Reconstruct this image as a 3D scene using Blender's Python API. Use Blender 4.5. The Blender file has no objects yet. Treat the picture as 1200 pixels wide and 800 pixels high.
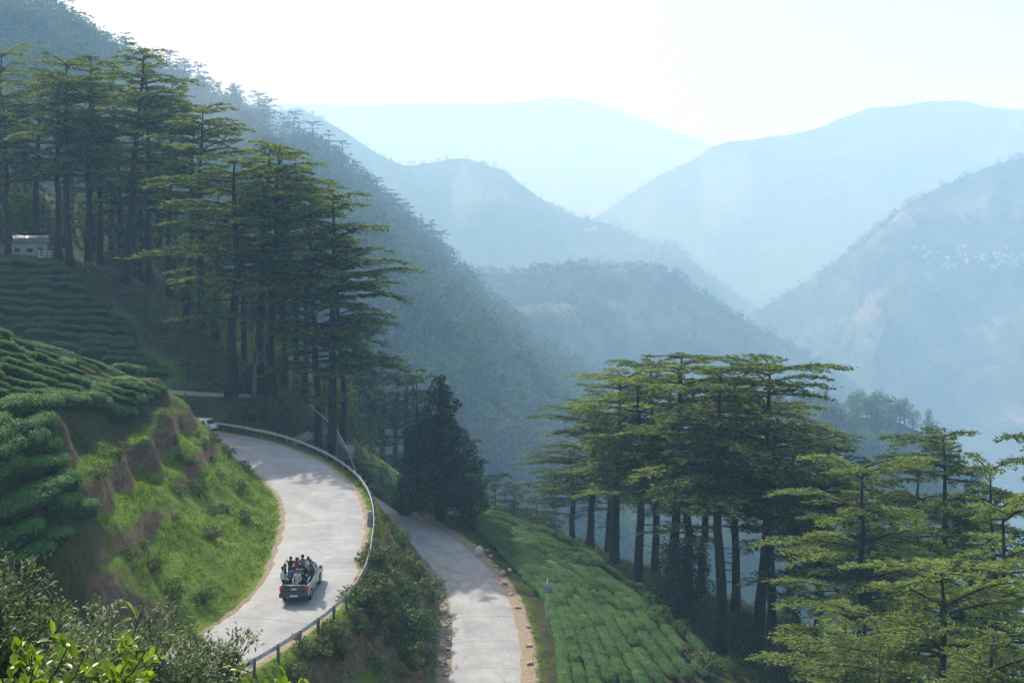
import bpy, bmesh, math, random
import numpy as np
from mathutils import Vector, Matrix
from mathutils.bvhtree import BVHTree

# ------------------------------------------------------------------ camera, sky, sun, exposure
F = 1400.0                       # focal length in pixels of a 1200 px wide picture
scene = bpy.context.scene
cam_d = bpy.data.cameras.new('camera'); cam = bpy.data.objects.new('camera', cam_d)
scene.collection.objects.link(cam); scene.camera = cam
cam.location = (0, 0, 0); cam.rotation_euler = (math.radians(90), 0, 0)
cam_d.sensor_width = 36.0; cam_d.lens = 36.0 * F / 1200.0
cam_d.shift_y = -100.0 / 1200.0
cam_d.clip_start = 0.1; cam_d.clip_end = 20000

SUN_AZ, SUN_EL = math.radians(-33), math.radians(48)     # azimuth from +Y towards +X
world = bpy.data.worlds.new('World'); scene.world = world; world.use_nodes = True
wn = world.node_tree; wn.nodes.clear()
wo = wn.nodes.new('ShaderNodeOutputWorld'); wb = wn.nodes.new('ShaderNodeBackground')
sky = wn.nodes.new('ShaderNodeTexSky'); sky.sky_type = 'NISHITA'; sky.sun_disc = False
sky.sun_elevation = SUN_EL; sky.sun_rotation = SUN_AZ
sky.air_density = 1.0; sky.dust_density = 5.0; sky.ozone_density = 1.0
wb.inputs['Strength'].default_value = 0.10
wn.links.new(sky.outputs[0], wb.inputs['Color']); wn.links.new(wb.outputs[0], wo.inputs['Surface'])
sun_d = bpy.data.lights.new('sun', 'SUN'); sun_o = bpy.data.objects.new('sun', sun_d)
scene.collection.objects.link(sun_o)
sun_d.energy = 5.0; sun_d.angle = math.radians(0.6); sun_d.color = (0.75, 0.87, 1.0)
sdir = Vector((math.sin(SUN_AZ) * math.cos(SUN_EL), math.cos(SUN_AZ) * math.cos(SUN_EL), math.sin(SUN_EL)))
sun_o.rotation_euler = (-sdir).to_track_quat('-Z', 'Y').to_euler()
HAZE_DENSITY = 1 / 1700.0
vs = scene.view_settings
vs.view_transform = 'Standard'; vs.look = 'None'; vs.gamma = 1.0; vs.use_curve_mapping = False
vs.exposure = 0.72
cy = scene.cycles
cy.use_denoising = True
cy.max_bounces = 6; cy.diffuse_bounces = 2; cy.glossy_bounces = 2; cy.transmission_bounces = 4
cy.transparent_max_bounces = 8; cy.volume_bounces = 4

rnd = random.Random(7)
COL = scene.collection

# ------------------------------------------------------------------ helpers
def W(u, v, d):
    return np.array([(u - 600) / F * d, d, (300 - v) / F * d])

def vnoise(x, y, seed=0):
    x = np.asarray(x, float); y = np.asarray(y, float)
    xi = np.floor(x).astype(np.int64); yi = np.floor(y).astype(np.int64)
    fx = x - xi; fy = y - yi
    fx = fx * fx * (3 - 2 * fx); fy = fy * fy * (3 - 2 * fy)
    def h(a, b):
        n = (a * 374761393 + b * 668265263 + seed * 974634777) & 0xffffffff
        n = ((n ^ (n >> 13)) * 1274126177) & 0xffffffff
        n = n ^ (n >> 16)
        return n / 4294967295.0
    a = h(xi, yi); b = h(xi + 1, yi); c = h(xi, yi + 1); d = h(xi + 1, yi + 1)
    return (a + (b - a) * fx) * (1 - fy) + (c + (d - c) * fx) * fy - 0.5

def fbm(x, y, seed=0, octv=4):
    s = 0; a = 1.0
    for i in range(octv):
        s = s + a * vnoise(x, y, seed + i * 17); x = x * 2.03 + 11.3; y = y * 2.03 + 5.7; a *= 0.5
    return s

def sstep(a, b, x):
    t = np.clip((x - a) / (b - a), 0, 1); return t * t * (3 - 2 * t)

def make_mesh(name, verts, faces, smooth=False):
    """verts Nx3; faces: one int array (all same size) or a list of such arrays"""
    if not isinstance(faces, list): faces = [faces]
    faces = [np.asarray(f, dtype=np.int32) for f in faces if len(f)]
    me = bpy.data.meshes.new(name)
    verts = np.asarray(verts, dtype=np.float32)
    me.vertices.add(len(verts)); me.vertices.foreach_set('co', verts.ravel())
    loops = np.concatenate([f.ravel() for f in faces])
    tot = np.concatenate([np.full(len(f), f.shape[1], np.int32) for f in faces])
    st = np.concatenate([[0], np.cumsum(tot)[:-1]]).astype(np.int32)
    me.loops.add(len(loops)); me.loops.foreach_set('vertex_index', loops)
    me.polygons.add(len(tot)); me.polygons.foreach_set('loop_start', st)
    me.polygons.foreach_set('loop_total', tot)
    if smooth: me.polygons.foreach_set('use_smooth', np.ones(len(tot), bool))
    me.update(calc_edges=True)
    return me

class MB:
    """collects shapes into one mesh"""
    def __init__(s): s.v = []; s.f3 = []; s.f4 = []; s.n = 0
    def add(s, v, f):
        v = np.asarray(v, float); f = np.asarray(f, int)
        (s.f3 if f.shape[1] == 3 else s.f4).append(f + s.n); s.v.append(v); s.n += len(v)
    def box(s, lo, hi, M=None, taper=None):
        x0, y0, z0 = lo; x1, y1, z1 = hi
        v = np.array([[x0,y0,z0],[x1,y0,z0],[x1,y1,z0],[x0,y1,z0],[x0,y0,z1],[x1,y0,z1],[x1,y1,z1],[x0,y1,z1]], float)
        if M is not None: v = v @ np.array(M.to_3x3()).T + np.array(M.translation)
        s.add(v, [[0,3,2,1],[4,5,6,7],[0,1,5,4],[1,2,6,5],[2,3,7,6],[3,0,4,7]])
    def tube(s, P, R, n=6, cap=True):
        P = np.asarray(P, float); R = np.asarray(R, float)
        if R.ndim == 0: R = np.full(len(P), float(R))
        T = np.gradient(P, axis=0); T /= np.linalg.norm(T, axis=1)[:, None] + 1e-9
        up = np.array([0.0, 0, 1]) if abs(T[:, 2]).mean() < .8 else np.array([1.0, 0, 0])
        A = np.cross(T, up); A /= np.linalg.norm(A, axis=1)[:, None] + 1e-9
        B = np.cross(A, T)
        th = np.arange(n) / n * 2 * math.pi
        V = P[:, None, :] + R[:, None, None] * (A[:, None, :] * np.cos(th)[None, :, None] + B[:, None, :] * np.sin(th)[None, :, None])
        m = len(P); i, j = np.meshgrid(np.arange(m - 1), np.arange(n), indexing='ij')
        q = np.stack([i * n + j, i * n + (j + 1) % n, (i + 1) * n + (j + 1) % n, (i + 1) * n + j], -1).reshape(-1, 4)
        base = s.n
        s.add(V.reshape(-1, 3), q)
        if cap:
            s.v.append(P[[0, -1]]); c0 = s.n; s.n += 2
            j = np.arange(n)
            s.f3.append(np.stack([base + (j + 1) % n, base + j, np.full(n, c0)], -1))
            o = base + (m - 1) * n
            s.f3.append(np.stack([o + j, o + (j + 1) % n, np.full(n, c0 + 1)], -1))
    def mesh(s, name, smooth=False):
        fs = []
        if s.f3: fs.append(np.concatenate(s.f3))
        if s.f4: fs.append(np.concatenate(s.f4))
        return make_mesh(name, np.concatenate(s.v), fs, smooth)

def link(name, data, mat=None, parent=None, loc=None, rotz=None, scale=None):
    o = bpy.data.objects.new(name, data); COL.objects.link(o)
    if mat is not None and data is not None and len(data.materials) == 0: data.materials.append(mat)
    if parent is not None: o.parent = parent
    if loc is not None: o.location = loc
    if rotz is not None: o.rotation_euler = (0, 0, rotz)
    if scale is not None: o.scale = scale if hasattr(scale, '__len__') else (scale,) * 3
    return o

def tag(o, label=None, cat=None, group=None, kind=None):
    if label: o['label'] = label
    if cat: o['category'] = cat
    if group: o['group'] = group
    if kind: o['kind'] = kind
    return o

# ------------------------------------------------------------------ materials
def newmat(name):
    m = bpy.data.materials.new(name); m.use_nodes = True
    nt = m.node_tree; nt.nodes.clear()
    out = nt.nodes.new('ShaderNodeOutputMaterial')
    return m, nt, out

def N(nt, typ, **kw):
    n = nt.nodes.new(typ)
    for k, v in kw.items(): setattr(n, k, v)
    return n

def noise(nt, scale, detail=4, rough=.6, coord='obj', vec=None):
    n = N(nt, 'ShaderNodeTexNoise'); n.inputs['Scale'].default_value = scale
    n.inputs['Detail'].default_value = detail; n.inputs['Roughness'].default_value = rough
    if vec is not None: nt.links.new(vec, n.inputs['Vector'])
    else:
        if coord == 'world':
            g = N(nt, 'ShaderNodeNewGeometry'); nt.links.new(g.outputs['Position'], n.inputs['Vector'])
        else:
            t = N(nt, 'ShaderNodeTexCoord'); nt.links.new(t.outputs['Object'], n.inputs['Vector'])
    return n.outputs['Fac']

def ramp(nt, fac, stops):
    r = N(nt, 'ShaderNodeValToRGB'); e = r.color_ramp.elements
    while len(e) < len(stops): e.new(0.5)
    for el, (p, c) in zip(e, stops): el.position = p; el.color = (*c, 1) if len(c) == 3 else c
    nt.links.new(fac, r.inputs['Fac']); return r.outputs['Color']

def mixc(nt, fac, a, b, mode='MIX'):
    m = N(nt, 'ShaderNodeMix', data_type='RGBA', blend_type=mode)
    for s, val in ((0, fac), (6, a), (7, b)):
        if isinstance(val, (int, float)): m.inputs[s].default_value = val
        elif isinstance(val, tuple): m.inputs[s].default_value = (*val, 1) if len(val) == 3 else val
        else: nt.links.new(val, m.inputs[s])
    return m.outputs[2]

def math_n(nt, op, a, b=0.0, c=None, clamp=False):
    m = N(nt, 'ShaderNodeMath', operation=op, use_clamp=clamp)
    for i, val in enumerate((a, b) + ((c,) if c is not None else ())):
        if isinstance(val, (int, float)): m.inputs[i].default_value = val
        else: nt.links.new(val, m.inputs[i])
    return m.outputs[0]

def simple(name, col, rough=.6, metal=0.0, var=.12, scale=6.0, bump=0.0, spec=.5):
    m, nt, out = newmat(name)
    p = N(nt, 'ShaderNodeBsdfPrincipled'); nt.links.new(p.outputs[0], out.inputs[0])
    f = noise(nt, scale, 5)
    lo = tuple(max(0, c * (1 - var)) for c in col); hi = tuple(min(1, c * (1 + var)) for c in col)
    nt.links.new(ramp(nt, f, [(.3, lo), (.7, hi)]), p.inputs['Base Color'])
    p.inputs['Roughness'].default_value = rough; p.inputs['Metallic'].default_value = metal
    p.inputs['Specular IOR Level'].default_value = spec
    if bump:
        b = N(nt, 'ShaderNodeBump'); b.inputs['Strength'].default_value = bump; b.inputs['Distance'].default_value = .05
        nt.links.new(noise(nt, scale * 4, 6), b.inputs['Height']); nt.links.new(b.outputs[0], p.inputs['Normal'])
    return m

def leafmat(name, dark, light, transl=.3, rough=.55, clump=.25, spec=.25, old=None, each=.3):
    """leaves: a tint for each leaf, a slower tint for each clump and one for each plant; light comes through"""
    m, nt, out = newmat(name)
    g = N(nt, 'ShaderNodeNewGeometry'); oi = N(nt, 'ShaderNodeObjectInfo')
    f1 = noise(nt, clump, 3, .6, 'world')
    f = math_n(nt, 'MULTIPLY_ADD', g.outputs['Random Per Island'], .45, math_n(nt, 'MULTIPLY', f1, .55))
    f = math_n(nt, 'ADD', f, math_n(nt, 'MULTIPLY_ADD', oi.outputs['Random'], each, -each / 2), clamp=True)
    stops = [(.22, dark), (.78, light)]
    if old: stops = [(.24, old), (.36, dark), (.78, light)]
    c = ramp(nt, f, stops)
    p = N(nt, 'ShaderNodeBsdfPrincipled'); p.inputs['Roughness'].default_value = rough
    p.inputs['Specular IOR Level'].default_value = spec
    nt.links.new(c, p.inputs['Base Color'])
    t = N(nt, 'ShaderNodeBsdfTranslucent')
    tc = mixc(nt, 1.0, c, (1.25, 1.2, .55), 'MULTIPLY'); nt.links.new(tc, t.inputs['Color'])
    mx = N(nt, 'ShaderNodeMixShader'); mx.inputs[0].default_value = transl
    nt.links.new(p.outputs[0], mx.inputs[1]); nt.links.new(t.outputs[0], mx.inputs[2])
    nt.links.new(mx.outputs[0], out.inputs[0])
    return m

def barkmat(name, a, b):
    m, nt, out = newmat(name)
    p = N(nt, 'ShaderNodeBsdfPrincipled'); p.inputs['Roughness'].default_value = .9
    p.inputs['Specular IOR Level'].default_value = .15
    tc = N(nt, 'ShaderNodeTexCoord'); mp = N(nt, 'ShaderNodeMapping'); mp.inputs['Scale'].default_value = (4, 4, .7)
    nt.links.new(tc.outputs['Object'], mp.inputs['Vector'])
    f = noise(nt, 1.5, 6, .7, vec=mp.outputs[0])
    nt.links.new(ramp(nt, f, [(.3, a), (.7, b)]), p.inputs['Base Color'])
    bp = N(nt, 'ShaderNodeBump'); bp.inputs['Strength'].default_value = .8; bp.inputs['Distance'].default_value = .12
    nt.links.new(f, bp.inputs['Height']); nt.links.new(bp.outputs[0], p.inputs['Normal'])
    nt.links.new(p.outputs[0], out.inputs[0]); return m

M = {}
M['cedar'] = leafmat('cedar_needles', (.03, .065, .022), (.25, .34, .075), .42, .7, .22, .12)
M['cedar_far'] = leafmat('hill_cedar_needles', (.016, .036, .018), (.075, .12, .042), .25, .85, .08, .05)
M['tea'] = leafmat('tea_leaves', (.03, .085, .028), (.17, .34, .10), .3, .6, .5, .15, each=.07)
M['broad'] = leafmat('broadleaf_leaves', (.03, .06, .02), (.14, .22, .05), .3, .8, .25, .08)
M['dark_leaf'] = leafmat('dark_evergreen_leaves', (.010, .026, .012), (.045, .08, .026), .2, .8, .3, .08)
M['shrub'] = leafmat('bank_shrub_leaves', (.03, .06, .02), (.15, .22, .06), .3, .55, .8, old=(.14, .11, .05))
M['grey_leaf'] = leafmat('grey_green_shrub_leaves', (.05, .085, .045), (.22, .29, .16), .3, .5, 2.0)
M['lime_leaf'] = leafmat('young_green_leaves', (.09, .17, .02), (.32, .46, .05), .45, .35, 2.0, .5)
M['grass'] = leafmat('grass_blades', (.06, .115, .015), (.21, .31, .045), .4, .6, .35, old=(.22, .18, .07))
M['bark'] = barkmat('cedar_bark', (.02, .016, .013), (.06, .047, .037))
M['twig'] = barkmat('twig_bark', (.05, .04, .03), (.13, .10, .075))
M['dead_wood'] = barkmat('dead_wood', (.12, .10, .085), (.28, .24, .2))
M['rock'] = simple('grey_rock', (.24, .23, .22), .9, 0, .4, 1.5, .8, .2)
M['stone_pale'] = simple('pale_stone', (.42, .36, .27), .9, 0, .3, 4, .6, .2)
M['rail'] = simple('painted_guardrail_metal', (.44, .45, .46), .4, .15, .12, 5, .05)
M['post'] = simple('weathered_post_metal', (.14, .14, .14), .7, .2, .4, 8, .1)
M['concrete'] = simple('weathered_concrete', (.32, .30, .28), .9, 0, .3, 3, .4, .2)
M['white_paint'] = simple('white_paint', (.78, .8, .82), .5, 0, .08, 5)
M['orange'] = simple('orange_reflector', (.75, .28, .03), .4, 0, .1, 5)
M['cable'] = simple('pale_pipe', (.50, .50, .45), .5, .2, .15, 3)
M['tin'] = simple('tin_sheet', (.42, .44, .45), .45, .5, .25, 4, .1)

# ground: grass, earth on steep cuts, sand beside the road, litter under the trees (masks are where the ground itself changes)
def groundmat():
    m, nt, out = newmat('hillside_ground')
    p = N(nt, 'ShaderNodeBsdfPrincipled'); p.inputs['Roughness'].default_value = .95
    p.inputs['Specular IOR Level'].default_value = .1
    at = N(nt, 'ShaderNodeVertexColor', layer_name='mask'); sep = N(nt, 'ShaderNodeSeparateColor')
    nt.links.new(at.outputs['Color'], sep.inputs[0])
    nA = noise(nt, .35, 6, .65, 'world'); nB = noise(nt, 2.2, 6, .7, 'world'); nC = noise(nt, 9, 4, .6, 'world')
    grass = ramp(nt, nA, [(.3, (.075, .13, .02)), (.5, (.12, .20, .025)), (.68, (.17, .24, .04))])
    grass = mixc(nt, .5, grass, ramp(nt, nC, [(.3, (.4, .4, .4)), (.7, (1.25, 1.2, 1.0))]), 'MULTIPLY')
    grass = mixc(nt, math_n(nt, 'MULTIPLY_ADD', nB, 3.0, -1.75, clamp=True), grass, (.20, .155, .06))
    earth = ramp(nt, nB, [(.28, (.065, .043, .027)), (.5, (.15, .10, .062)), (.72, (.27, .19, .12))])
    g = N(nt, 'ShaderNodeNewGeometry'); sx = N(nt, 'ShaderNodeSeparateXYZ'); nt.links.new(g.outputs['Normal'], sx.inputs[0])
    st = math_n(nt, 'ADD', sx.outputs['Z'], math_n(nt, 'MULTIPLY_ADD', nB, .30, -.15))
    steep = N(nt, 'ShaderNodeMapRange'); steep.inputs[1].default_value = .72; steep.inputs[2].default_value = .55
    steep.interpolation_type = 'SMOOTHSTEP'; nt.links.new(st, steep.inputs[0])
    c = mixc(nt, steep.outputs[0], grass, earth)
    litter = ramp(nt, nB, [(.3, (.03, .026, .016)), (.5, (.065, .06, .03)), (.72, (.12, .10, .06))])
    litter = mixc(nt, math_n(nt, 'MULTIPLY_ADD', nA, 5.0, -2.4, clamp=True), litter, (.07, .105, .028))
    def thr(ch, k=.5, a=2.2):
        s = math_n(nt, 'MULTIPLY_ADD', math_n(nt, 'ADD', ch, math_n(nt, 'MULTIPLY_ADD', nB, k, -k / 2)), a, -(a - 1) / 2, clamp=True)
        return s
    c = mixc(nt, thr(sep.outputs[0]), c, litter)
    sand = ramp(nt, nC, [(.3, (.22, .175, .125)), (.7, (.42, .35, .26))])
    c = mixc(nt, thr(sep.outputs[1], .6, 3.0), c, sand)
    soil = ramp(nt, nB, [(.3, (.03, .03, .015)), (.7, (.08, .09, .03))])
    c = mixc(nt, thr(sep.outputs[2]), c, soil)
    nt.links.new(c, p.inputs['Base Color'])
    b = N(nt, 'ShaderNodeBump'); b.inputs['Strength'].default_value = .9; b.inputs['Distance'].default_value = .3
    nt.links.new(nB, b.inputs['Height']); nt.links.new(b.outputs[0], p.inputs['Normal'])
    nt.links.new(p.outputs[0], out.inputs[0]); return m
M['ground'] = groundmat()

def roadmat():
    m, nt, out = newmat('worn_road_surface')
    p = N(nt, 'ShaderNodeBsdfPrincipled'); p.inputs['Roughness'].default_value = .8
    p.inputs['Specular IOR Level'].default_value = .25
    uv = N(nt, 'ShaderNodeUVMap', uv_map='road')
    mp = N(nt, 'ShaderNodeMapping'); mp.inputs['Scale'].default_value = (1.6, .25, 1)
    nt.links.new(uv.outputs[0], mp.inputs['Vector'])
    str_ = noise(nt, 1.0, 4, .6, vec=mp.outputs[0])          # wheel tracks, along the road
    nA = noise(nt, .5, 6, .7, 'world'); nB = noise(nt, 30, 3, .6, 'world'); nD = noise(nt, 3, 5, .7, 'world')
    c = ramp(nt, nA, [(.3, (.28, .285, .29)), (.7, (.40, .405, .405))])
    c = mixc(nt, .6, c, ramp(nt, str_, [(.32, (.72, .72, .74)), (.66, (1.08, 1.08, 1.06))]), 'MULTIPLY')
    c = mixc(nt, .6, c, ramp(nt, nB, [(.3, (.75, .75, .75)), (.7, (1.15, 1.15, 1.15))]), 'MULTIPLY')
    # slab joints across the road and hairline cracks
    su = N(nt, 'ShaderNodeSeparateXYZ'); nt.links.new(uv.outputs[0], su.inputs[0])
    yj = math_n(nt, 'ADD', su.outputs['Y'], math_n(nt, 'MULTIPLY_ADD', nD, .3, -.15))
    fr = math_n(nt, 'FRACT', math_n(nt, 'DIVIDE', yj, 5.5)); jl = math_n(nt, 'LESS_THAN', fr, .014)
    c = mixc(nt, math_n(nt, 'MULTIPLY', jl, .55), c, (.12, .115, .105))
    vo = N(nt, 'ShaderNodeTexVoronoi', feature='DISTANCE_TO_EDGE'); vo.inputs['Scale'].default_value = .22
    ad = N(nt, 'ShaderNodeVectorMath', operation='ADD'); gg = N(nt, 'ShaderNodeNewGeometry')
    nv = N(nt, 'ShaderNodeTexNoise'); nv.inputs['Scale'].default_value = 1.2; nv.inputs['Detail'].default_value = 5
    nt.links.new(gg.outputs['Position'], nv.inputs['Vector'])
    nt.links.new(gg.outputs['Position'], ad.inputs[0]); nt.links.new(nv.outputs['Color'], ad.inputs[1])
    nt.links.new(ad.outputs[0], vo.inputs['Vector'])
    cr = math_n(nt, 'LESS_THAN', vo.outputs['Distance'], .008)
    cr = math_n(nt, 'MULTIPLY', cr, math_n(nt, 'GREATER_THAN', nA, .52))
    c = mixc(nt, math_n(nt, 'MULTIPLY', cr, .35), c, (.10, .095, .09))
    # dust creeping in from the edges
    ed = math_n(nt, 'ABSOLUTE', su.outputs['X'])
    eg = math_n(nt, 'MULTIPLY_ADD', math_n(nt, 'ADD', ed, math_n(nt, 'MULTIPLY_ADD', nD, .5, -.25)), 6.0, -5.2, clamp=True)
    c = mixc(nt, math_n(nt, 'MULTIPLY', eg, .7), c, (.37, .31, .23))
    nt.links.new(c, p.inputs['Base Color'])
    b = N(nt, 'ShaderNodeBump'); b.inputs['Strength'].default_value = .25; b.inputs['Distance'].default_value = .02
    nt.links.new(nB, b.inputs['Height']); nt.links.new(b.outputs[0], p.inputs['Normal'])
    nt.links.new(p.outputs[0], out.inputs[0]); return m
M['road'] = roadmat()

def hillmat(name, a, b, bare=None, sc=.02):
    m, nt, out = newmat(name)
    p = N(nt, 'ShaderNodeBsdfPrincipled'); p.inputs['Roughness'].default_value = 1; p.inputs['Specular IOR Level'].default_value = 0
    f = noise(nt, sc, 8, .7, 'world'); f2 = noise(nt, sc * .35, 5, .6, 'world')
    c = ramp(nt, f, [(.35, a), (.65, b)])
    if bare: c = mixc(nt, math_n(nt, 'MULTIPLY_ADD', f2, 6.0, -3.1, clamp=True), c, bare)
    nt.links.new(c, p.inputs['Base Color'])
    bp = N(nt, 'ShaderNodeBump'); bp.inputs['Strength'].default_value = 1; bp.inputs['Distance'].default_value = .12 / sc
    nt.links.new(f, bp.inputs['Height']); nt.links.new(bp.outputs[0], p.inputs['Normal'])
    nt.links.new(p.outputs[0], out.inputs[0]); return m
M['hill_near'] = hillmat('wooded_hill', (.018, .034, .016), (.05, .08, .03), None, .08)
M['hill_mid'] = hillmat('wooded_ridge', (.02, .036, .02), (.085, .11, .055), (.16, .15, .10), .02)
M['hill_bare'] = hillmat('ridge_with_bare_slopes', (.03, .045, .03), (.10, .12, .08), (.20, .19, .165), .02)

# ------------------------------------------------------------------ roads (centre line x, y, z, half width)
def smooth_line(pts, step=.5):
    pts = np.array(pts, float); n = len(pts)
    out = []
    for i in range(n - 1):
        p0 = pts[max(i - 1, 0)]; p1 = pts[i]; p2 = pts[i + 1]; p3 = pts[min(i + 2, n - 1)]
        k = max(2, int(np.linalg.norm((p2 - p1)[:3]) / step))
        t = np.linspace(0, 1, k, endpoint=False)[:, None]
        out.append(.5 * ((2 * p1) + (-p0 + p2) * t + (2 * p0 - 5 * p1 + 4 * p2 - p3) * t ** 2 + (-p0 + 3 * p1 - 3 * p2 + p3) * t ** 3))
    out.append(pts[-1:])
    return np.concatenate(out)

UP = smooth_line([(-42, 45, -23, 2.8), (-30, 48.5, -22.2, 2.8), (-21, 55, -21.6, 2.8), (-15.8, 62.5, -21, 2.75), (-12.9, 72, -20.4, 2.8), (-13.5, 85, -20, 3.0),
                  (-15.2, 95.5, -19.6, 3.1), (-17.8, 103, -19.2, 3.3), (-21.6, 110, -18.6, 3.2), (-27.5, 116.5, -18, 3.0),
                  (-36, 120.5, -17.5, 2.8), (-50, 122, -17, 2.8)])
LOW = smooth_line([(-3, 42, -28.2, 2.5), (-1.9, 60, -28, 2.5), (-1.75, 78, -27.8, 2.5), (-1.9, 86.5, -27.7, 2.5), (-2.9, 97.3, -27.4, 2.4),
                   (-5.6, 107, -26.8, 2.4), (-9.8, 116, -26.2, 2.4), (-13.5, 123, -25.7, 2.4), (-19, 128.5, -25.2, 2.2)])
LANE = smooth_line([(-28, 128, -14.9, 1.1), (-33, 127, -14.6, 1.1), (-40, 128, -14.2, 1.1), (-52, 131, -13.6, 1.1)])

def normals2(L):
    T = np.gradient(L[:, :2], axis=0); T /= np.linalg.norm(T, axis=1)[:, None]
    return np.stack([T[:, 1], -T[:, 0]], 1)      # right of travel

# ------------------------------------------------------------------ near terrain
CEDARS = [  # pixel of the foot, pixel row of the top, distance, crown width factor, stand
    (-34, 300, 85, 155, 1.0, 'A'), (10, 300, 112, 160, 1.0, 'A'), (42, 296, 92, 165, 1.0, 'A'), (68, 303, 84, 158, 1.0, 'A'),
    (82, 312, 72, 150, 1.0, 'A'), (103, 312, 66, 157, .95, 'A'), (118, 316, 92, 166, .9, 'A'), (148, 332, 60, 150, 1.1, 'A'),
    (176, 336, 78, 158, 1.05, 'A'), (198, 350, 105, 164, .9, 'A'), (218, 372, 142, 150, .9, 'A'), (237, 380, 128, 143, 1.0, 'A'),
    (-5, 292, 60, 185, 1.0, 'A'), (130, 318, 75, 182, .9, 'A'),
    (270, 432, 186, 126, 1.25, 'B'), (303, 440, 172, 133, 1.1, 'B'), (319, 455, 178, 131, 1.0, 'B'), (333, 452, 200, 139, .85, 'B'),
    (346, 455, 212, 145, .8, 'B'), (286, 430, 205, 147, .8, 'B'), (357, 470, 222, 141, .8, 'B'), (255, 420, 215, 150, .8, 'B'),
    (373, 510, 250, 128, 1.0, 'C'), (390, 512, 232, 124, 1.15, 'C'), (402, 500, 285, 134, .8, 'C'),
    (692, 642, 472, 128, .9, 'D'), (720, 663, 440, 122, 1.0, 'D'), (747, 695, 447, 113, 1.0, 'D'), (768, 665, 424, 124, .9, 'D'),
    (783, 700, 414, 112, 1.1, 'D'), (806, 728, 428, 106, 1.0, 'D'), (822, 695, 442, 118, .9, 'D'), (843, 765, 436, 98, 1.05, 'D'),
    (862, 715, 448, 112, .9, 'D'), (887, 765, 427, 100, 1.1, 'D'), (905, 745, 478, 106, .95, 'D'), (925, 715, 500, 118, .9, 'D'),
    (712, 650, 492, 136, .8, 'D'), (670, 640, 520, 140, .8, 'D'), (955, 800, 505, 104, .85, 'D'),
]
ctrl = []
def C(u, v, d): ctrl.append(W(u, v, d))
# left tea hill, from the crest of the sunny field down to the road
for a in [(0, 392, 74), (100, 432, 82), (195, 466, 90), (-120, 370, 66), (-60, 470, 58), (0, 472, 64), (60, 478, 70), (120, 480, 77), (170, 482, 85),
          (0, 565, 57), (60, 600, 60), (100, 562, 76), (200, 510, 90), (150, 602, 82), (150, 560, 85), (200, 560, 88), (230, 530, 95),
          (250, 600, 86), (290, 590, 94), (240, 640, 76), (130, 640, 68), (200, 690, 65), (50, 680, 50), (0, 640, 49), (-100, 640, 42), (260, 690, 70), (180, 640, 72),
          (270, 545, 102), (250, 512, 107), (232, 490, 101), (285, 560, 102),
          (120, 740, 50), (200, 760, 56)]: C(*a)
# behind the crest: shaded tea terraces, the wood edge, the cut above the road
for a in [(0, 312, 150), (100, 330, 146), (-100, 300, 150), (0, 355, 122), (0, 396, 96), (-100, 390, 95), (100, 395, 116), (150, 434, 108), (180, 402, 126), (215, 455, 117),
          (210, 478, 108), (250, 466, 127), (250, 488, 123.5), (290, 464, 129), (200, 452, 100), (330, 495, 128), (360, 515, 122)]: C(*a)
for (u, vb, vt, d, w, s) in CEDARS: C(u, vb, d)
# ground beyond the bend and the right-hand tea slope
for a in [(420, 548, 135), (480, 568, 131), (450, 582, 128), (530, 592, 129), (600, 612, 123), (650, 633, 120), (700, 655, 115),
          (640, 740, 88), (720, 720, 97), (760, 702, 106), (800, 752, 94), (850, 805, 87), (660, 800, 78), (680, 690, 101), (610, 640, 111),
          (430, 560, 160), (500, 590, 155), (560, 620, 150), (620, 680, 150), (700, 740, 155), (900, 850, 150), (520, 640, 190), (700, 780, 200), (400, 530, 170), (350, 470, 185)]: C(*a)
ctrl += [np.array(p, float) for p in [(0, 2, -2.2), (0, -8, -1.5), (0, 6, -3.8), (-3, 7.5, -3.2), (-2.5, 9.5, -4.0), (0, 11, -6.5), (-6, 12, -4.4), (-4.6, 15, -5.9), (-12, 14, -5), (0, 20, -11.5), (-5, 20, -7.6), (-9, 25, -9.1), (-16, 25, -8), (-5, 33, -15.5), (0, 40, -21),
        (-14, 36, -12), (-22, 36, -13), (-12, 47, -18.5), (-20, 46, -18), (-30, 40, -17), (10, 20, -14), (10, 40, -26), (20, 40, -31), (8, 60, -30), (14, 70, -32), (20, 60, -35), (25, 80, -37), (30, 100, -39), (32, 60, -40), (40, 80, -43), (45, 100, -46), (55, 130, -56),
        (60, 60, -50), (80, 100, -70), (30, 130, -47), (40, 160, -60), (90, 160, -85), (90, 20, -55), (60, 0, -30), (40, 200, -80), (90, 200, -95),
        (-60, 60, 2), (-60, 20, 0), (-110, 20, 10), (-110, 90, 10), (-110, 150, 14), (-110, 200, 26), (-60, 200, 10), (-50, 100, -6), (-60, 180, 2), (-30, 10, -3), (-40, 115, -14), (-55, 115, -10)]]
RC = []
for L, e in ((UP, .5), (LOW, .4), (LANE, .3)):
    n2 = normals2(L)
    for i in range(0, len(L), 8):
        for s in (-1, 0, 1):
            q = L[i, :2] + s * n2[i] * (L[i, 3] + e)
            RC.append((q[0], q[1], L[i, 2]))
ctrl = np.array([c for c in ctrl] + RC)
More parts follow.
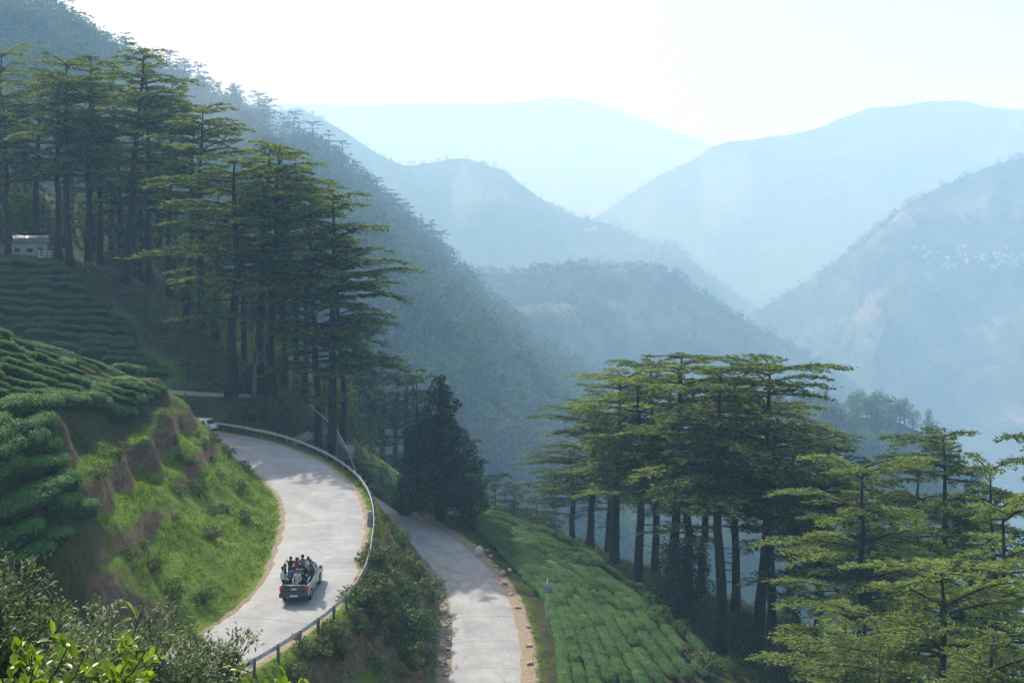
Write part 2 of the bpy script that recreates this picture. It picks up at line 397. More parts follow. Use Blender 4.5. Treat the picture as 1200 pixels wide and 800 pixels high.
# drop pixel-made control points that fall onto a road corridor
keep = []
ncp = len(ctrl) - len(RC)
for i, c in enumerate(ctrl):
    if i >= ncp: keep.append(i); continue
    ok = True
    for L in (UP, LOW, LANE):
        dd = np.hypot(L[:, 0] - c[0], L[:, 1] - c[1]); k = dd.argmin()
        if dd[k] < L[k, 3] + 1.0: ok = False
    if ok: keep.append(i)
ctrl = ctrl[keep]
def rbf_fit(P):
    n = len(P); D = np.hypot(P[:, None, 0] - P[None, :, 0], P[:, None, 1] - P[None, :, 1])
    A = np.zeros((n + 3, n + 3)); A[:n, :n] = D - 1.3 * np.eye(n); A[:n, n] = 1; A[:n, n + 1:] = P[:, :2]; A[n, :n] = 1; A[n + 1:, :n] = P[:, :2].T
    b = np.concatenate([P[:, 2], np.zeros(3)])
    return np.linalg.solve(A, b)
RW = rbf_fit(ctrl)
def road_dist(x, y):
    bd = np.full(x.shape, 1e9); bz = np.zeros(x.shape); bs = np.zeros(x.shape); bk = np.zeros(x.shape, int)
    for k, L in enumerate((UP, LOW, LANE)):
        n2 = normals2(L)
        for i in range(0, len(L)):
            dx = x - L[i, 0]; dy = y - L[i, 1]
            d = np.hypot(dx, dy) - L[i, 3]
            m = d < bd
            bd[m] = d[m]; bz[m] = L[i, 2]; bk[m] = k
            bs[m] = np.sign(dx * n2[i, 0] + dy * n2[i, 1])[m]
    return bd, bz, bs, bk
def terrain_fn(x, y):
    x = np.asarray(x, float); y = np.asarray(y, float)
    n = len(ctrl); z = RW[n] + RW[n + 1] * x + RW[n + 2] * y
    for i in range(n): z = z + RW[i] * np.hypot(x - ctrl[i, 0], y - ctrl[i, 1])
    # cut terraces with bare faces between the tea and the road
    tm = sstep(-36, -33, x) * (1 - sstep(-19.5, -18, x)) * sstep(55, 60, y) * (1 - sstep(98, 105, y)) * sstep(-17.0, -16.0, z) * (1 - sstep(-10.0, -9.0, z))
    zz = z + 1.9 * fbm(x * .13, y * .13, 5, 4)
    st = 3.0; q = zz / st; fl = np.floor(q); fr = q - fl
    zt = st * (fl + sstep(.42, .70, fr)) - (zz - z) * .8
    z = z + (zt - z) * tm * .55
    z = z + .55 * fbm(x * .12, y * .12, 3, 3) + .42 * fbm(x * .6, y * .6, 9, 3)
    bd, bz, bs, bk = road_dist(x, y)
    w = 1 - sstep(.5, 2.2, bd)
    z = z * (1 - w) + (bz - .05 - .05 * (bd < .3)) * w
    z = np.where(bd < -.25, np.minimum(z, bz - .22), z)
    return z, bd, bk, tm, bs
def axis(a, b, lo, hi, fine, coarse):
    return np.concatenate([np.arange(a, lo, coarse), np.arange(lo, hi, fine), np.arange(hi, b + coarse, coarse)])
gx = axis(-112, 92, -34, 16, .36, 1.1); gy = axis(-10, 205, 40, 134, .42, 1.1)
X, Y = np.meshgrid(gx, gy, indexing='ij')
Z, BD, BK, TM, BS = terrain_fn(X, Y)
def gridfaces(a, b):
    i, j = np.meshgrid(np.arange(a - 1), np.arange(b - 1), indexing='ij'); i = i.ravel(); j = j.ravel()
    return np.stack([i * b + j, (i + 1) * b + j, (i + 1) * b + j + 1, i * b + j + 1], 1)
TV = np.stack([X, Y, Z], -1).reshape(-1, 3); TF = gridfaces(len(gx), len(gy))
ter_me = make_mesh('terrain', TV, TF, True)
bvh_t = BVHTree.FromPolygons(TV.tolist(), TF.tolist())

def ht(x, y):
    h = bvh_t.ray_cast(Vector((x, y, 300)), Vector((0, 0, -1)))
    return h[0].z if h[0] else -40.0
def hit(u, v, bvh=None):
    d = Vector(((u - 600) / F, 1, (300 - v) / F)).normalized()
    h = (bvh or bvh_t).ray_cast(Vector((0, 0, 0)), d, 9000)
    return (h[0], h[1]) if h[0] else (None, None)

# ------------------------------------------------------------------ where the tea grows (rows as lines laid on the ground)
TEA = []      # (polyline of pixels, field, width)
for k in range(9):
    t_ = k / 8; e_ = 192 - 70 * t_ ** 1.5
    TEA.append(([(u, 390 + .37 * u + t_ * (78 - .26 * u) + 1.5 * math.sin(u * .05 + k)) for u in np.linspace(-34, e_, 7)], 'sunny', .8))
for pl in [[(-30, 515), (0, 497), (35, 482), (80, 474), (120, 475), (165, 476)], [(-20, 535), (15, 515), (55, 497)], [(-20, 560), (15, 540), (62, 520)],
           [(-30, 590), (5, 568), (40, 556), (72, 548)], [(-20, 612), (25, 590), (85, 572)], [(-10, 640), (30, 618), (70, 602), (108, 596)],
           [(-30, 672), (5, 650), (45, 640), (70, 632)], [(-30, 700), (10, 680), (50, 668)]]: TEA.append((pl, 'steps', 1.08))
for k in range(14):
    v0 = 309 + 9.2 * k; u1 = 80 + 9 * k; pl = []
    for u in range(-30, int(u1) + 1, 15):
        v = v0 + .05 * u + 2.5 * math.sin(u * .04 + k)
        if v < 388 + .38 * u - 5: pl.append((u, v))
    if len(pl) > 1: TEA.append((pl, 'shaded', 1.0))
def lerp2(a, b, s): return (a[0] + (b[0] - a[0]) * s, a[1] + (b[1] - a[1]) * s)
NR = 11
for k in range(NR):
    s = k / (NR - 1)
    pl = [lerp2((532, 593), (550, 612), s), lerp2((600, 612), (592, 652), s), lerp2((672, 642), (640, 702), s), lerp2((765, 705), (658, 752), s), lerp2((852, 800), (664, 825), s)]
    TEA.append((pl, 'lower', .84))
for k in range(5):
    pl = [lerp2((418, 545), (436, 575), k / 4), lerp2((452, 556), (452, 588), k / 4), lerp2((498, 585), (478, 606), k / 4)]
    TEA.append((pl, 'corner', .8))
HEDGES = []; NROW = {}
for pl, field, wd in TEA:
    NROW[field] = NROW.get(field, 0) + 1; row = NROW[field]
    P3 = []
    for i in range(len(pl) - 1):
        for t in np.linspace(0, 1, 9)[:-1]:
            q = lerp2(pl[i], pl[i + 1], t); h, n = hit(q[0], q[1])
            if h is not None and h.y < 175: P3.append((h, n))
    if len(P3) < 2: continue
    # split at jumps
    runs = [[P3[0]]]
    for a, b in zip(P3[:-1], P3[1:]):
        if (b[0] - a[0]).length > 7: runs.append([])
        runs[-1].append(b)
    for run in runs:
        if len(run) < 2: continue
        L = [0.0]
        for a, b in zip(run[:-1], run[1:]): L.append(L[-1] + (b[0] - a[0]).length)
        seg = 3.3 * wd; s = .3
        while s < L[-1]:
            s2 = min(s + seg * rnd.uniform(.75, 1.1), L[-1] + .6)
            def at(q):
                i = min(max(np.searchsorted(L, q) - 1, 0), len(L) - 2); t = (q - L[i]) / max(L[i + 1] - L[i], 1e-6)
                return run[i][0].lerp(run[i + 1][0], t)
            a, b = at(s), at(s2); c = (a + b) / 2
            dvec = b - a
            if dvec.length > .8:
                HEDGES.append((c, dvec, dvec.length, field, wd, row))
            s = s2 + (rnd.uniform(.25, .5) if rnd.random() < .18 else -.05)
# mask layers of the ground
HC = np.array([[h[0].x, h[0].y] for h in HEDGES])
tea_m = np.zeros(X.shape)
for cx, cyy in HC:
    m = (np.abs(X - cx) < 3) & (np.abs(Y - cyy) < 3)
    tea_m[m] = np.maximum(tea_m[m], 1 - np.hypot(X[m] - cx, Y[m] - cyy) / 2.6)
tea_m = np.clip(tea_m * 1.8, 0, 1)
wood_m = np.zeros(X.shape)
for (u, vb, vt, d, w, s) in CEDARS:
    q = W(u, vb, d); wood_m = np.maximum(wood_m, 1 - sstep(5, 11, np.hypot(X - q[0], Y - q[1])))
wood_m = np.maximum(wood_m, sstep(17, 22, X) * sstep(50, 60, Y)); wood_m = np.maximum(wood_m, sstep(150, 160, Y))
wood_m *= (1 - tea_m)
sandw = np.where(BK == 1, np.where(BS > 0, 1.0, .8), np.where(BK == 0, .2, .5))
sand_m = (1 - sstep(sandw * .55, sandw * 1.35 + .15, BD)) * (BD > -3)
ca = ter_me.color_attributes.new('mask', 'FLOAT_COLOR', 'POINT')
cols = np.stack([wood_m, sand_m, tea_m, np.ones(X.shape)], -1).reshape(-1, 4).astype(np.float32)
ca.data.foreach_set('color', cols.ravel())
ter = link('terrain', ter_me, M['ground']); tag(ter, 'grassy hillside with bare earth cuts, tea terraces and forest floor', 'hillside', kind='structure')

def build_road(name, L, label, lift=0.0):
    n2 = normals2(L); nc = 9; s = np.concatenate([[0], np.cumsum(np.linalg.norm(np.diff(L[:, :2], axis=0), axis=1))])
    V = []; UVs = []
    for j in range(nc):
        a = -1 + 2 * j / (nc - 1); edge = abs(a) == 1
        wob = (.22 * fbm(s * .5, s * 0 + j * 7.7, 31 + j, 4) if edge else 0)
        off = L[:, 3] * a + (wob * np.sign(a) if edge else 0)
        z = L[:, 2] - .05 * a * a * 1.2 + .03 - (.10 if edge else 0) + lift
        V.append(np.stack([L[:, 0] + n2[:, 0] * off, L[:, 1] + n2[:, 1] * off, z], 1)); UVs.append(np.stack([np.full(len(s), a), s], 1))
    V = np.stack(V, 1).reshape(-1, 3); U = np.stack(UVs, 1).reshape(-1, 2)
    f = gridfaces(len(L), nc)[:, ::-1]
    me = make_mesh(name, V, f, True)
    uv = me.uv_layers.new(name='road'); li = np.empty(len(me.loops), np.int32); me.loops.foreach_get('vertex_index', li)
    uv.data.foreach_set('uv', U[li].astype(np.float32).ravel())
    o = link(name, me, M['road']); tag(o, label, 'road', kind='structure'); return o
build_road('road', UP, 'pale worn road bending round the tea hill behind the guardrail')
build_road('road', LOW, 'pale narrow road on the level below, beside the tea slope')
build_road('path', LANE, 'short pale lane on the cut above the bend', .01)

# ------------------------------------------------------------------ hills
HILLS = {}
def hill(name, ridge, foot, mat, label, amp=8, ns=.02, nrow=40, ncol=160, back=.7, bulge=.06, seed=1):
    r = np.array([W(*p) for p in ridge]); f = np.array([W(*p) for p in foot])
    def rs(P):
        s = np.concatenate([[0], np.cumsum(np.linalg.norm(np.diff(P, axis=0), axis=1))]); t = np.linspace(0, s[-1], ncol)
        return np.stack([np.interp(t, s, P[:, k]) for k in range(3)], 1)
    r = rs(r); f = rs(f)
    k = 5; ker = np.ones(k) / k
    rr = np.stack([np.convolve(np.pad(r[:, c], k // 2, mode='edge'), ker, 'valid') for c in range(3)], 1)
    T = np.concatenate([[-.14, -.09, -.045], np.linspace(0, 1, nrow), 1 + np.linspace(0, back, 9)[1:]])
    V = []
    for t in T:
        if t <= 1: p = f + (rr - f) * t; p[:, 2] += bulge * np.linalg.norm(rr - f, axis=1) * math.sin(math.pi * max(t, 0)) + min(t, 0) * 120
        else:
            p = rr + (rr - f) * (t - 1); p[:, 2] = rr[:, 2] - (rr[:, 2] - f[:, 2]) * (t - 1) * 1.3
        V.append(p)
    V = np.stack(V, 1)
    px, py = V[..., 0], V[..., 1]
    edge = np.interp(T, [-.14, 0, .1, .3, .85, 1, 2], [.1, .2, .7, 1, .8, .28, .5])[None, :]
    n1 = fbm(px * ns, py * ns, seed, 5); n2 = 1 - 2 * np.abs(fbm(px * ns * .6 + 3, py * ns * .6, seed + 50, 4))
    V[..., 2] += amp * (n1 * 1.2 + (n2 - .6) * .9) * edge
    VV = V.reshape(-1, 3); ff = gridfaces(ncol, len(T))
    me = make_mesh(name, VV, ff, True)
    o = link(name, me, mat); tag(o, label, 'hill', kind='structure')
    HILLS[label] = (V, T, BVHTree.FromPolygons(VV.tolist(), ff.tolist()))
    return V, T, HILLS[label][2]

V1, T1, B1 = hill('hill', [(-260, -60, 759), (60, 40, 835), (180, 105, 912), (290, 150, 986), (390, 200, 1038), (450, 262, 1063), (510, 312, 1082), (560, 365, 1113), (640, 425, 1190), (720, 462, 1267), (800, 540, 1316), (900, 640, 1366)],
     [(-300, 270, 342), (60, 292, 360), (180, 335, 372), (290, 415, 378), (400, 490, 384), (450, 515, 396), (520, 550, 414), (600, 605, 438), (720, 680, 468), (800, 760, 492), (900, 860, 516), (1000, 960, 540)],
     M['hill_near'], 'steep wooded mountainside behind the cedar stands', 15, .011, 70, 220, .8, .02, 3)
V2, T2, B2 = hill('hill', [(-150, 140, 2949), (250, 128, 2949), (350, 128, 2949), (400, 152, 2949), (470, 192, 2949), (540, 186, 2949), (590, 200, 2949), (640, 238, 2949), (700, 264, 2975), (760, 282, 3001), (800, 302, 3026), (870, 352, 3078), (960, 430, 3129)],
     [(200, 520, 1949), (400, 520, 1949), (600, 520, 1975), (760, 540, 2000), (900, 560, 2052), (1050, 620, 2128)], M['hill_mid'], 'blue hazy peaked ridge across the side valley', 105, .0028, 80, 240, .7, .04, 11)
V3, T3, B3 = hill('hill', [(480, 318, 1598), (600, 318, 1618), (680, 312, 1640), (740, 324, 1660), (800, 334, 1682), (850, 356, 1682), (930, 402, 1682), (1000, 455, 1682), (1060, 520, 1682), (1120, 600, 1682)],
     [(480, 470, 1177), (640, 480, 1177), (760, 520, 1186), (860, 600, 1198), (960, 680, 1219), (1060, 800, 1260)], M['hill_mid'], 'dark hazy spur with tree-lined crest running down to the valley', 52, .0046, 70, 220, .7, .05, 23)
V4, T4, B4 = hill('hill', [(800, 420, 2399), (880, 357, 2399), (950, 322, 2382), (1000, 292, 2364), (1060, 252, 2346), (1100, 226, 2329), (1160, 197, 2311), (1260, 175, 2311), (1400, 120, 2311)],
     [(800, 560, 1778), (900, 600, 1742), (1000, 640, 1706), (1100, 660, 1670), (1200, 680, 1635), (1300, 700, 1600), (1450, 760, 1563)], M['hill_bare'], 'bare patched mountainside with a village across the valley', 95, .004, 90, 260, .6, .05, 37)
V5, T5, B5 = hill('hill', [(480, 345, 4232), (620, 300, 4232), (700, 258, 4232), (770, 212, 4232), (830, 172, 4232), (900, 156, 4232), (1000, 136, 4232), (1060, 122, 4232), (1130, 122, 4232), (1220, 135, 4232), (1400, 150, 4232)],
     [(700, 520, 3334), (900, 520, 3334), (1100, 520, 3334), (1450, 520, 3334)], M['hill_mid'], 'faint round topped mountain filling the head of the valley', 150, .0022, 70, 220, .5, .05, 41)
V6, T6, B6 = hill('hill', [(-300, 122, 7000), (200, 122, 7000), (400, 122, 7000), (520, 122, 7000), (600, 122, 7000), (660, 112, 7000), (750, 138, 7000), (830, 168, 7000), (880, 205, 7000), (960, 280, 7000)],
     [(-400, 500, 5400), (300, 500, 5400), (500, 500, 5400), (700, 500, 5400), (1000, 520, 5400)], M['hill_mid'], 'palest far mountain almost lost in the haze', 68, .0021, 50, 160, .5, .05, 47)
V7, T7, B7 = hill('hill', [(840, 472, 561), (900, 474, 569), (940, 476, 578), (1000, 486, 586), (1050, 494, 586), (1090, 512, 586), (1130, 554, 586), (1180, 634, 586)],
     [(820, 640, 476), (900, 640, 476), (1000, 660, 476), (1080, 700, 484), (1160, 760, 493)], M['hill_near'], 'low wooded knoll behind the cedar grove', 6, .018, 24, 80, .8, .05, 53)
vz = min(float(h[0][..., 2].min()) for h in HILLS.values())
vf = make_mesh('ground', [(-7000, 150, vz - 6), (7000, 150, vz - 6), (7000, 10800, vz - 6), (-7000, 10800, vz - 6)], np.array([[0, 1, 2, 3]]))
tag(link('ground', vf, M['hill_mid']), 'valley floor deep below in the haze', 'ground', kind='structure')

# ------------------------------------------------------------------ plants
def tufts(P, yaw, pitch, roll, ln, wd):
    """one diamond of four corners for each point"""
    n = len(P); cyw, syw = np.cos(yaw), np.sin(yaw); cp, sp = np.cos(pitch), np.sin(pitch)
    D = np.stack([cyw * cp, syw * cp, sp], 1); S0 = np.stack([-syw, cyw, np.zeros(n)], 1); U = np.cross(D, S0)
    S = S0 * np.cos(roll)[:, None] + U * np.sin(roll)[:, None]
    ln = ln[:, None]; wd = wd[:, None]
    V = np.stack([P - D * ln * .5, P + S * wd * .5 + D * ln * .05, P + D * ln * .5, P - S * wd * .5 + D * ln * .05], 1)
    return V.reshape(-1, 3), np.arange(4 * n).reshape(n, 4)

def cedar_meshes(seed, H=24., hb=.42, R=6.0, ntier=15, per=1.0, tl=.42, tw=.17, nbr=(5, 7), dead=True, flat=1.0):
    r = np.random.default_rng(seed); tb = MB()
    z = np.linspace(0, H * .985, 12)
    sway = np.cumsum(r.normal(0, .10, (12, 2)), axis=0); sway -= sway[0]
    tp = np.stack([sway[:, 0], sway[:, 1], z], 1)
    rad = .40 * (1 - z / H) ** .75 + .045; rad[0] *= 1.35
    tb.tube(tp, rad, 9)
    P = []; YW = []
    zt = np.linspace(hb * H, H * .985, ntier) + r.normal(0, .3, ntier); zt[-1] = H * .985; zt[-2] = min(zt[-2], H * .96)
    side = r.uniform(0, 2 * math.pi)
    for ti, zz in enumerate(zt):
        rel = ti / (ntier - 1)
        nb = int(r.integers(nbr[0], nbr[1] + 1)); az0 = r.uniform(0, 6.28)
        for b in range(nb):
            if r.random() < .16 * (1.2 - rel): continue
            az = az0 + b * 2 * math.pi / nb + r.normal(0, .35)
            prof = np.interp(rel, [0, .25, .6, .85, 1], [.80, 1.0, .92, .78, .50 * flat])
            L = R * prof * r.uniform(.45, 1.15) * (1 + .18 * math.cos(az - side))
            if rel < .5 and r.random() < .12: L *= 1.3
            h0 = zz + r.normal(0, .22); s = np.linspace(0, 1, 9)
            cx = np.interp(h0, z, tp[:, 0]); cyy = np.interp(h0, z, tp[:, 1])
            yaw = az + np.cumsum(np.r_[0, r.normal(0, .07, 8)]) + r.normal(0, .18) * s
            st = L / 8; bx = cx + np.r_[0, np.cumsum(np.cos(yaw[1:]) * st)]; by = cyy + np.r_[0, np.cumsum(np.sin(yaw[1:]) * st)]
            rise = r.uniform(.10, .30) * (0.5 + .5 * rel) - .04; droop = r.uniform(.05, .2) * (1.15 - .5 * rel)
            bz = h0 + L * (rise * np.sin(s * 1.9) - droop * s ** 2.6)
            BP = np.stack([bx, by, bz], 1)
            tb.tube(BP, np.linspace(.035 + .011 * L, .015, 9), 5, False)
            nsub = max(4, int(L / .42))
            for sj in np.linspace(.22, 1.0, nsub):
                k = min(int(sj * 8), 7); f = sj * 8 - k
                base = BP[k] * (1 - f) + BP[k + 1] * f if k < 8 else BP[8]
                for sg in (-1, 1):
                    if r.random() < .1: continue
                    lb = min(2.3, .46 * L * (1.12 - sj) + .35) * r.uniform(.6, 1.15)
                    a2 = yaw[k] + sg * r.uniform(.65, 1.15)
                    m = max(3, int(lb / .105 * per)); q = r.uniform(.05, 1, m) * lb
                    zc = r.normal(.02, .05) * q - .06 * q * q / max(lb, .5)
                    a3 = a2 - sg * .22 * q / lb
                    pts = np.stack([base[0] + np.cos(a3) * q, base[1] + np.sin(a3) * q, base[2] + zc], 1)
                    P.append(pts); YW.append(np.full(m, a2))
                    if lb > 1.1 and r.random() < .5:
                        e = np.array([base[0] + math.cos(a2) * lb * .8, base[1] + math.sin(a2) * lb * .8, base[2] + zc[q.argmax()] * .8])
                        tb.tube(np.stack([base, e]), np.array([.022, .01]), 3, False)
            m = int(14 * per); q = r.uniform(.75, 1.03, m)
            P.append(np.stack([np.interp(q, s, bx), np.interp(q, s, by), np.interp(q, s, bz)], 1)); YW.append(np.full(m, az))
    # leading tuft on the top
    m = int(120 * per); a = r.uniform(0, 6.28, m); q = np.sqrt(r.random(m)) * 1.0
    P.append(np.stack([tp[-1, 0] + np.cos(a) * q, tp[-1, 1] + np.sin(a) * q, H + .05 - .25 * q], 1)); YW.append(a)
    if dead:
        for i in range(7):
            h0 = r.uniform(.2, hb + .05) * H; a = r.uniform(0, 6.28); L = r.uniform(.8, 2.6)
            cx = np.interp(h0, z, tp[:, 0]); cyy = np.interp(h0, z, tp[:, 1]); s = np.linspace(0, 1, 4)
            tb.tube(np.stack([cx + np.cos(a) * L * s, cyy + np.sin(a) * L * s, h0 + L * (.12 * s - .25 * s * s)], 1), np.linspace(.06, .015, 4), 4, False)
    P = np.concatenate(P); YW = np.concatenate(YW); n = len(P)
    P = P + r.normal(0, 1, (n, 3)) * np.array([.09, .09, .06])
    V, Fq = tufts(P, YW + r.normal(0, .75, n), r.normal(.10, .28, n), r.normal(0, .45, n), tl * r.uniform(.6, 1.3, n), tw * r.uniform(.6, 1.4, n))
    return tb.mesh('cedar_trunk', True), make_mesh('cedar_crown', V, Fq), n

def leaf_quads(P, Nrm, r, ln, wd, spread=.8):
    n = len(P); D = Nrm + r.normal(0, spread, (n, 3)); D /= np.linalg.norm(D, axis=1)[:, None] + 1e-9
    yaw = np.arctan2(D[:, 1], D[:, 0]); pit = np.arcsin(np.clip(D[:, 2], -1, 1))
    return tufts(P, yaw, pit, r.uniform(-1.5, 1.5, n), ln * r.uniform(.6, 1.35, n), wd * r.uniform(.6, 1.35, n))

def face_quads(P, Nrm, r, ln, wd, spread=.5):
    n = len(P); U = Nrm / (np.linalg.norm(Nrm, axis=1)[:, None] + 1e-9) + r.normal(0, spread, (n, 3)); U /= np.linalg.norm(U, axis=1)[:, None] + 1e-9
    D = np.cross(U, r.normal(0, 1, (n, 3))); D /= np.linalg.norm(D, axis=1)[:, None] + 1e-9; S = np.cross(U, D)
    l = (ln * r.uniform(.6, 1.35, n))[:, None]; w = (wd * r.uniform(.6, 1.35, n))[:, None]
    V = np.stack([P - D * l * .5, P + S * w * .5, P + D * l * .5 + U * l * .2, P - S * w * .5], 1)
    return V.reshape(-1, 3), np.arange(4 * n).reshape(n, 4)

def crown_cloud(r, lobes, dens, ln, wd, hollow=.55, spread=.8):
    """leaves through the volume of uneven lobes, thicker near their skin"""
    Ps, Ns = [], []
    for (c, rad) in lobes:
        c = np.array(c); rad = np.array(rad) if hasattr(rad, '__len__') else np.array([rad] * 3)
        n = max(6, int(dens * rad[0] * rad[1] * 4 + dens * rad[0] * rad[2] * 4))
        d = r.normal(0, 1, (n, 3)); d /= np.linalg.norm(d, axis=1)[:, None]
        lump = 1 + .35 * vnoise(d[:, 0] * 2.3 + c[0], d[:, 1] * 2.3 + d[:, 2] * 1.7 + c[1], int(r.integers(999)))
        rr = (hollow + (1 - hollow) * r.random(n) ** .6) * lump
        Ps.append(c + d * rr[:, None] * rad); Ns.append(d)
    P = np.concatenate(Ps); Nn = np.concatenate(Ns)
    return face_quads(P, Nn + np.array([0, 0, .25]), r, ln, wd, spread * .7)

def broad_meshes(seed, H=10., R=3.2, ln=.32, wd=.2, dens=9, nl=16, lo=.3, shape='round'):
    r = np.random.default_rng(seed); tb = MB(); lobes = []
    tp = np.array([[0, 0, 0], [.1, .05, H * .3], [-.1, .1, H * .6], [0, 0, H * .88]]); tb.tube(tp, np.array([.03, .024, .014, .006]) * H, 7)
    for i in range(nl):
        f = (i + .5) / nl; zz = H * (lo + (1 - lo) * f * .95)
        if shape == 'round': rad = R * math.sqrt(max(.05, 1 - (2 * (f * .93) - .85) ** 2)) * r.uniform(.45, .95)
        elif shape == 'column': rad = R * r.uniform(.35, .85) * (1.05 - .5 * f)
        else: rad = R * (1.04 - f ** 1.5) * r.uniform(.7, 1.12)
        a = i * 2.4 + r.normal(0, .4)
        c = (math.cos(a) * rad * .7, math.sin(a) * rad * .7, zz)
        k = (R * (1.05 - f) * .34 + .42) * r.uniform(.7, 1.2) if shape == 'cone' else R * r.uniform(.34, .55)
        lobes.append((c, (k, k, k * r.uniform(.6, .95))))
        tb.tube(np.array([[0, 0, zz * .75], [c[0] * .5, c[1] * .5, zz * .9], c]), np.array([.009, .006, .002]) * H, 4, False)
    V, Fq = crown_cloud(r, lobes, dens, ln, wd)
    return tb.mesh('tree_trunk', True), make_mesh('tree_crown', V, Fq)

def plant(name, tm, cm, mt, mc, loc, rotz, sc, label, cat, group=None, parts=('trunk', 'crown'), lean=(0, 0)):
    e = link(name, None, None, None, loc, rotz, sc); e.empty_display_size = .3
    e.rotation_euler = (lean[0], lean[1], rotz)
    tag(e, label, cat, group)
    link(parts[0], tm, mt, e); link(parts[1], cm, mc, e)
    return e

CED = [cedar_meshes(100 + i, 24, hb, R, nt, .92, flat=fl, nbr=nb) for i, (hb, R, nt, fl, nb) in enumerate([(.44, 6.8, 14, 1.0, (4, 5)), (.48, 6.6, 12, 1.6, (4, 6)), (.40, 7.4, 14, 1.3, (4, 5)), (.50, 6.6, 11, 1.4, (4, 5)), (.42, 6.8, 14, .8, (4, 6)), (.36, 6.6, 15, 1.2, (4, 5)), (.38, 6.2, 14, .9, (4, 5)), (.46, 7.0, 12, 1.6, (4, 6))])]
NEARC = [cedar_meshes(200 + i, 24, .40, 7.0, 12, 1.9, .30, .115, (5, 6), flat=1.2) for i in range(2)]
SPARSE = [cedar_meshes(300 + i, 24, .55, 5.6, 10, 1.6, .32, .13, (4, 5), flat=1.3) for i in range(2)]
FARC = [cedar_meshes(400 + i, 16, hb, R, nt, .22, .75, .34, (3, 5), dead=False, flat=fl) for i, (hb, R, nt, fl) in enumerate([(.35, 4.2, 9, 1.0), (.5, 4.0, 7, 1.5), (.3, 3.8, 10, .6), (.6, 4.2, 5, 1.5)])]
PLACES = {'A': ('tall cedar standing at the wood edge above the tea terraces', 'cedars above the tea terraces'),
          'B': ('tall cedar on the bare slope between the tea terraces and the road bend', 'cedars on the slope above the bend'),
          'C': ('tall cedar rooted just outside the guardrail of the bend', 'cedars outside the guardrail'),
          'D': ('flat-topped cedar in the grove below the tea slope', 'cedars of the lower grove')}
SPECIAL = {(148, 60): 'tallest flat-topped cedar standing over the tea terraces', (270, 186): 'broad cedar with long low limbs reaching over the tea terraces',
           (390, 232): 'wide dark cedar leaning its layered limbs over the valley beside the guardrail', (237, 128): 'cedar with a bare trunk at the lower end of the tea terraces',
           (783, 414): 'highest flat-topped cedar of the grove below the tea slope', (887, 427): 'cedar with a small separate flat top in the lower grove',
           (692, 472): 'slim cedar at the top corner of the lower tea slope', (402, 285): 'short slim cedar behind the pair outside the guardrail'}
ORD = ['first', 'second', 'third', 'fourth', 'fifth', 'sixth', 'seventh', 'eighth', 'ninth', 'tenth', 'eleventh', 'twelfth', 'thirteenth', 'fourteenth', 'fifteenth']
COUNT = {'A': 'cedar of the stand above the tea terraces, counted from the white house', 'B': 'cedar on the slope above the bend, counted from the tea terraces', 'D': 'cedar of the lower grove, counted from the top corner of the tea slope'}
RANK = {}
for st_ in 'ABD':
    L_ = sorted([c for c in CEDARS if c[5] == st_], key=lambda c: abs(c[0] - 34) if st_ == 'A' else c[0])
    for k_, c in enumerate(L_): RANK[(c[0], c[2])] = ORD[k_] + ' ' + COUNT[st_]
for i, (u, vb, vt, d, wf, st) in enumerate(CEDARS):
    x, y, _ = W(u, vb, d); zg = ht(x, y) - .25; zt = (300 - vt) / F * d; Hh = zt - zg
    k = (i * 7 + 3) % len(CED); tm, cm, _n = CED[k]; s = Hh / 24.
    lb, gr = PLACES[st]; lb = SPECIAL.get((u, vt), RANK.get((u, vt), lb))
    plant('cedar_tree', tm, cm, M['bark'], M['cedar'], (x, y, zg), rnd.uniform(0, 6.28), (1.1 * wf, 1.1 * wf, s), lb, 'tree', gr, lean=(rnd.uniform(-.035, .035), rnd.uniform(-.035, .035)))
# grove nearest the camera on the slope below: feet hidden by other crowns, so height is a cedar's usual one
for j, (u, vt, d, ms, wf, lb) in enumerate([
        (1102, 508, 88, NEARC[0], 1.0, 'dark-limbed cedar with a domed flat top rising over the bright lower crowns'),
        (1072, 545, 97, SPARSE[0], .9, 'thin cedar with open limbs behind the domed cedar'),
        (1010, 548, 80, NEARC[1], 1.0, 'broad bright green cedar crown between the grove and the domed cedar'),
        (1183, 543, 82, SPARSE[1], .85, 'slender leaning cedar with a small tufted top'),
        (1110, 668, 62, NEARC[0], .95, 'low cedar with spreading bright flat sprays below the domed cedar'),
        (990, 712, 66, NEARC[1], .8, 'cedar with one bright flat spray at the foot of the grove'),
        (1190, 600, 70, NEARC[1], .9, 'cedar with pale green layered sprays beside the leaning cedar'),
        (1165, 745, 52, NEARC[0], .8, 'lowest cedar crown spreading beneath the pale layered cedar'),
        (1030, 775, 58, NEARC[1], .7, 'small cedar crown under the bright flat sprays'),
        (960, 560, 96, CED[2], .85, 'shaded cedar between the grove and the bright green crown'),
        (1045, 600, 104, CED[0], .8, 'half hidden cedar behind the bright green crown'),
        (1150, 615, 100, CED[4], .8, 'half hidden cedar behind the leaning cedar'),
        (1235, 520, 90, CED[1], .9, 'cedar at the outer end of the lower grove')]):
    x, y, _ = W(u, 800, d); zg = ht(x, y) - .3; zt = (300 - vt) / F * d
    plant('cedar_tree', ms[0], ms[1], M['bark'], M['cedar'], (x, y, zg), 1.3 * j, (wf, wf, (zt - zg) / 24.), lb, 'tree', 'cedars of the lower grove',
          lean=((0, .09) if 'leaning' in lb else (0, 0)))

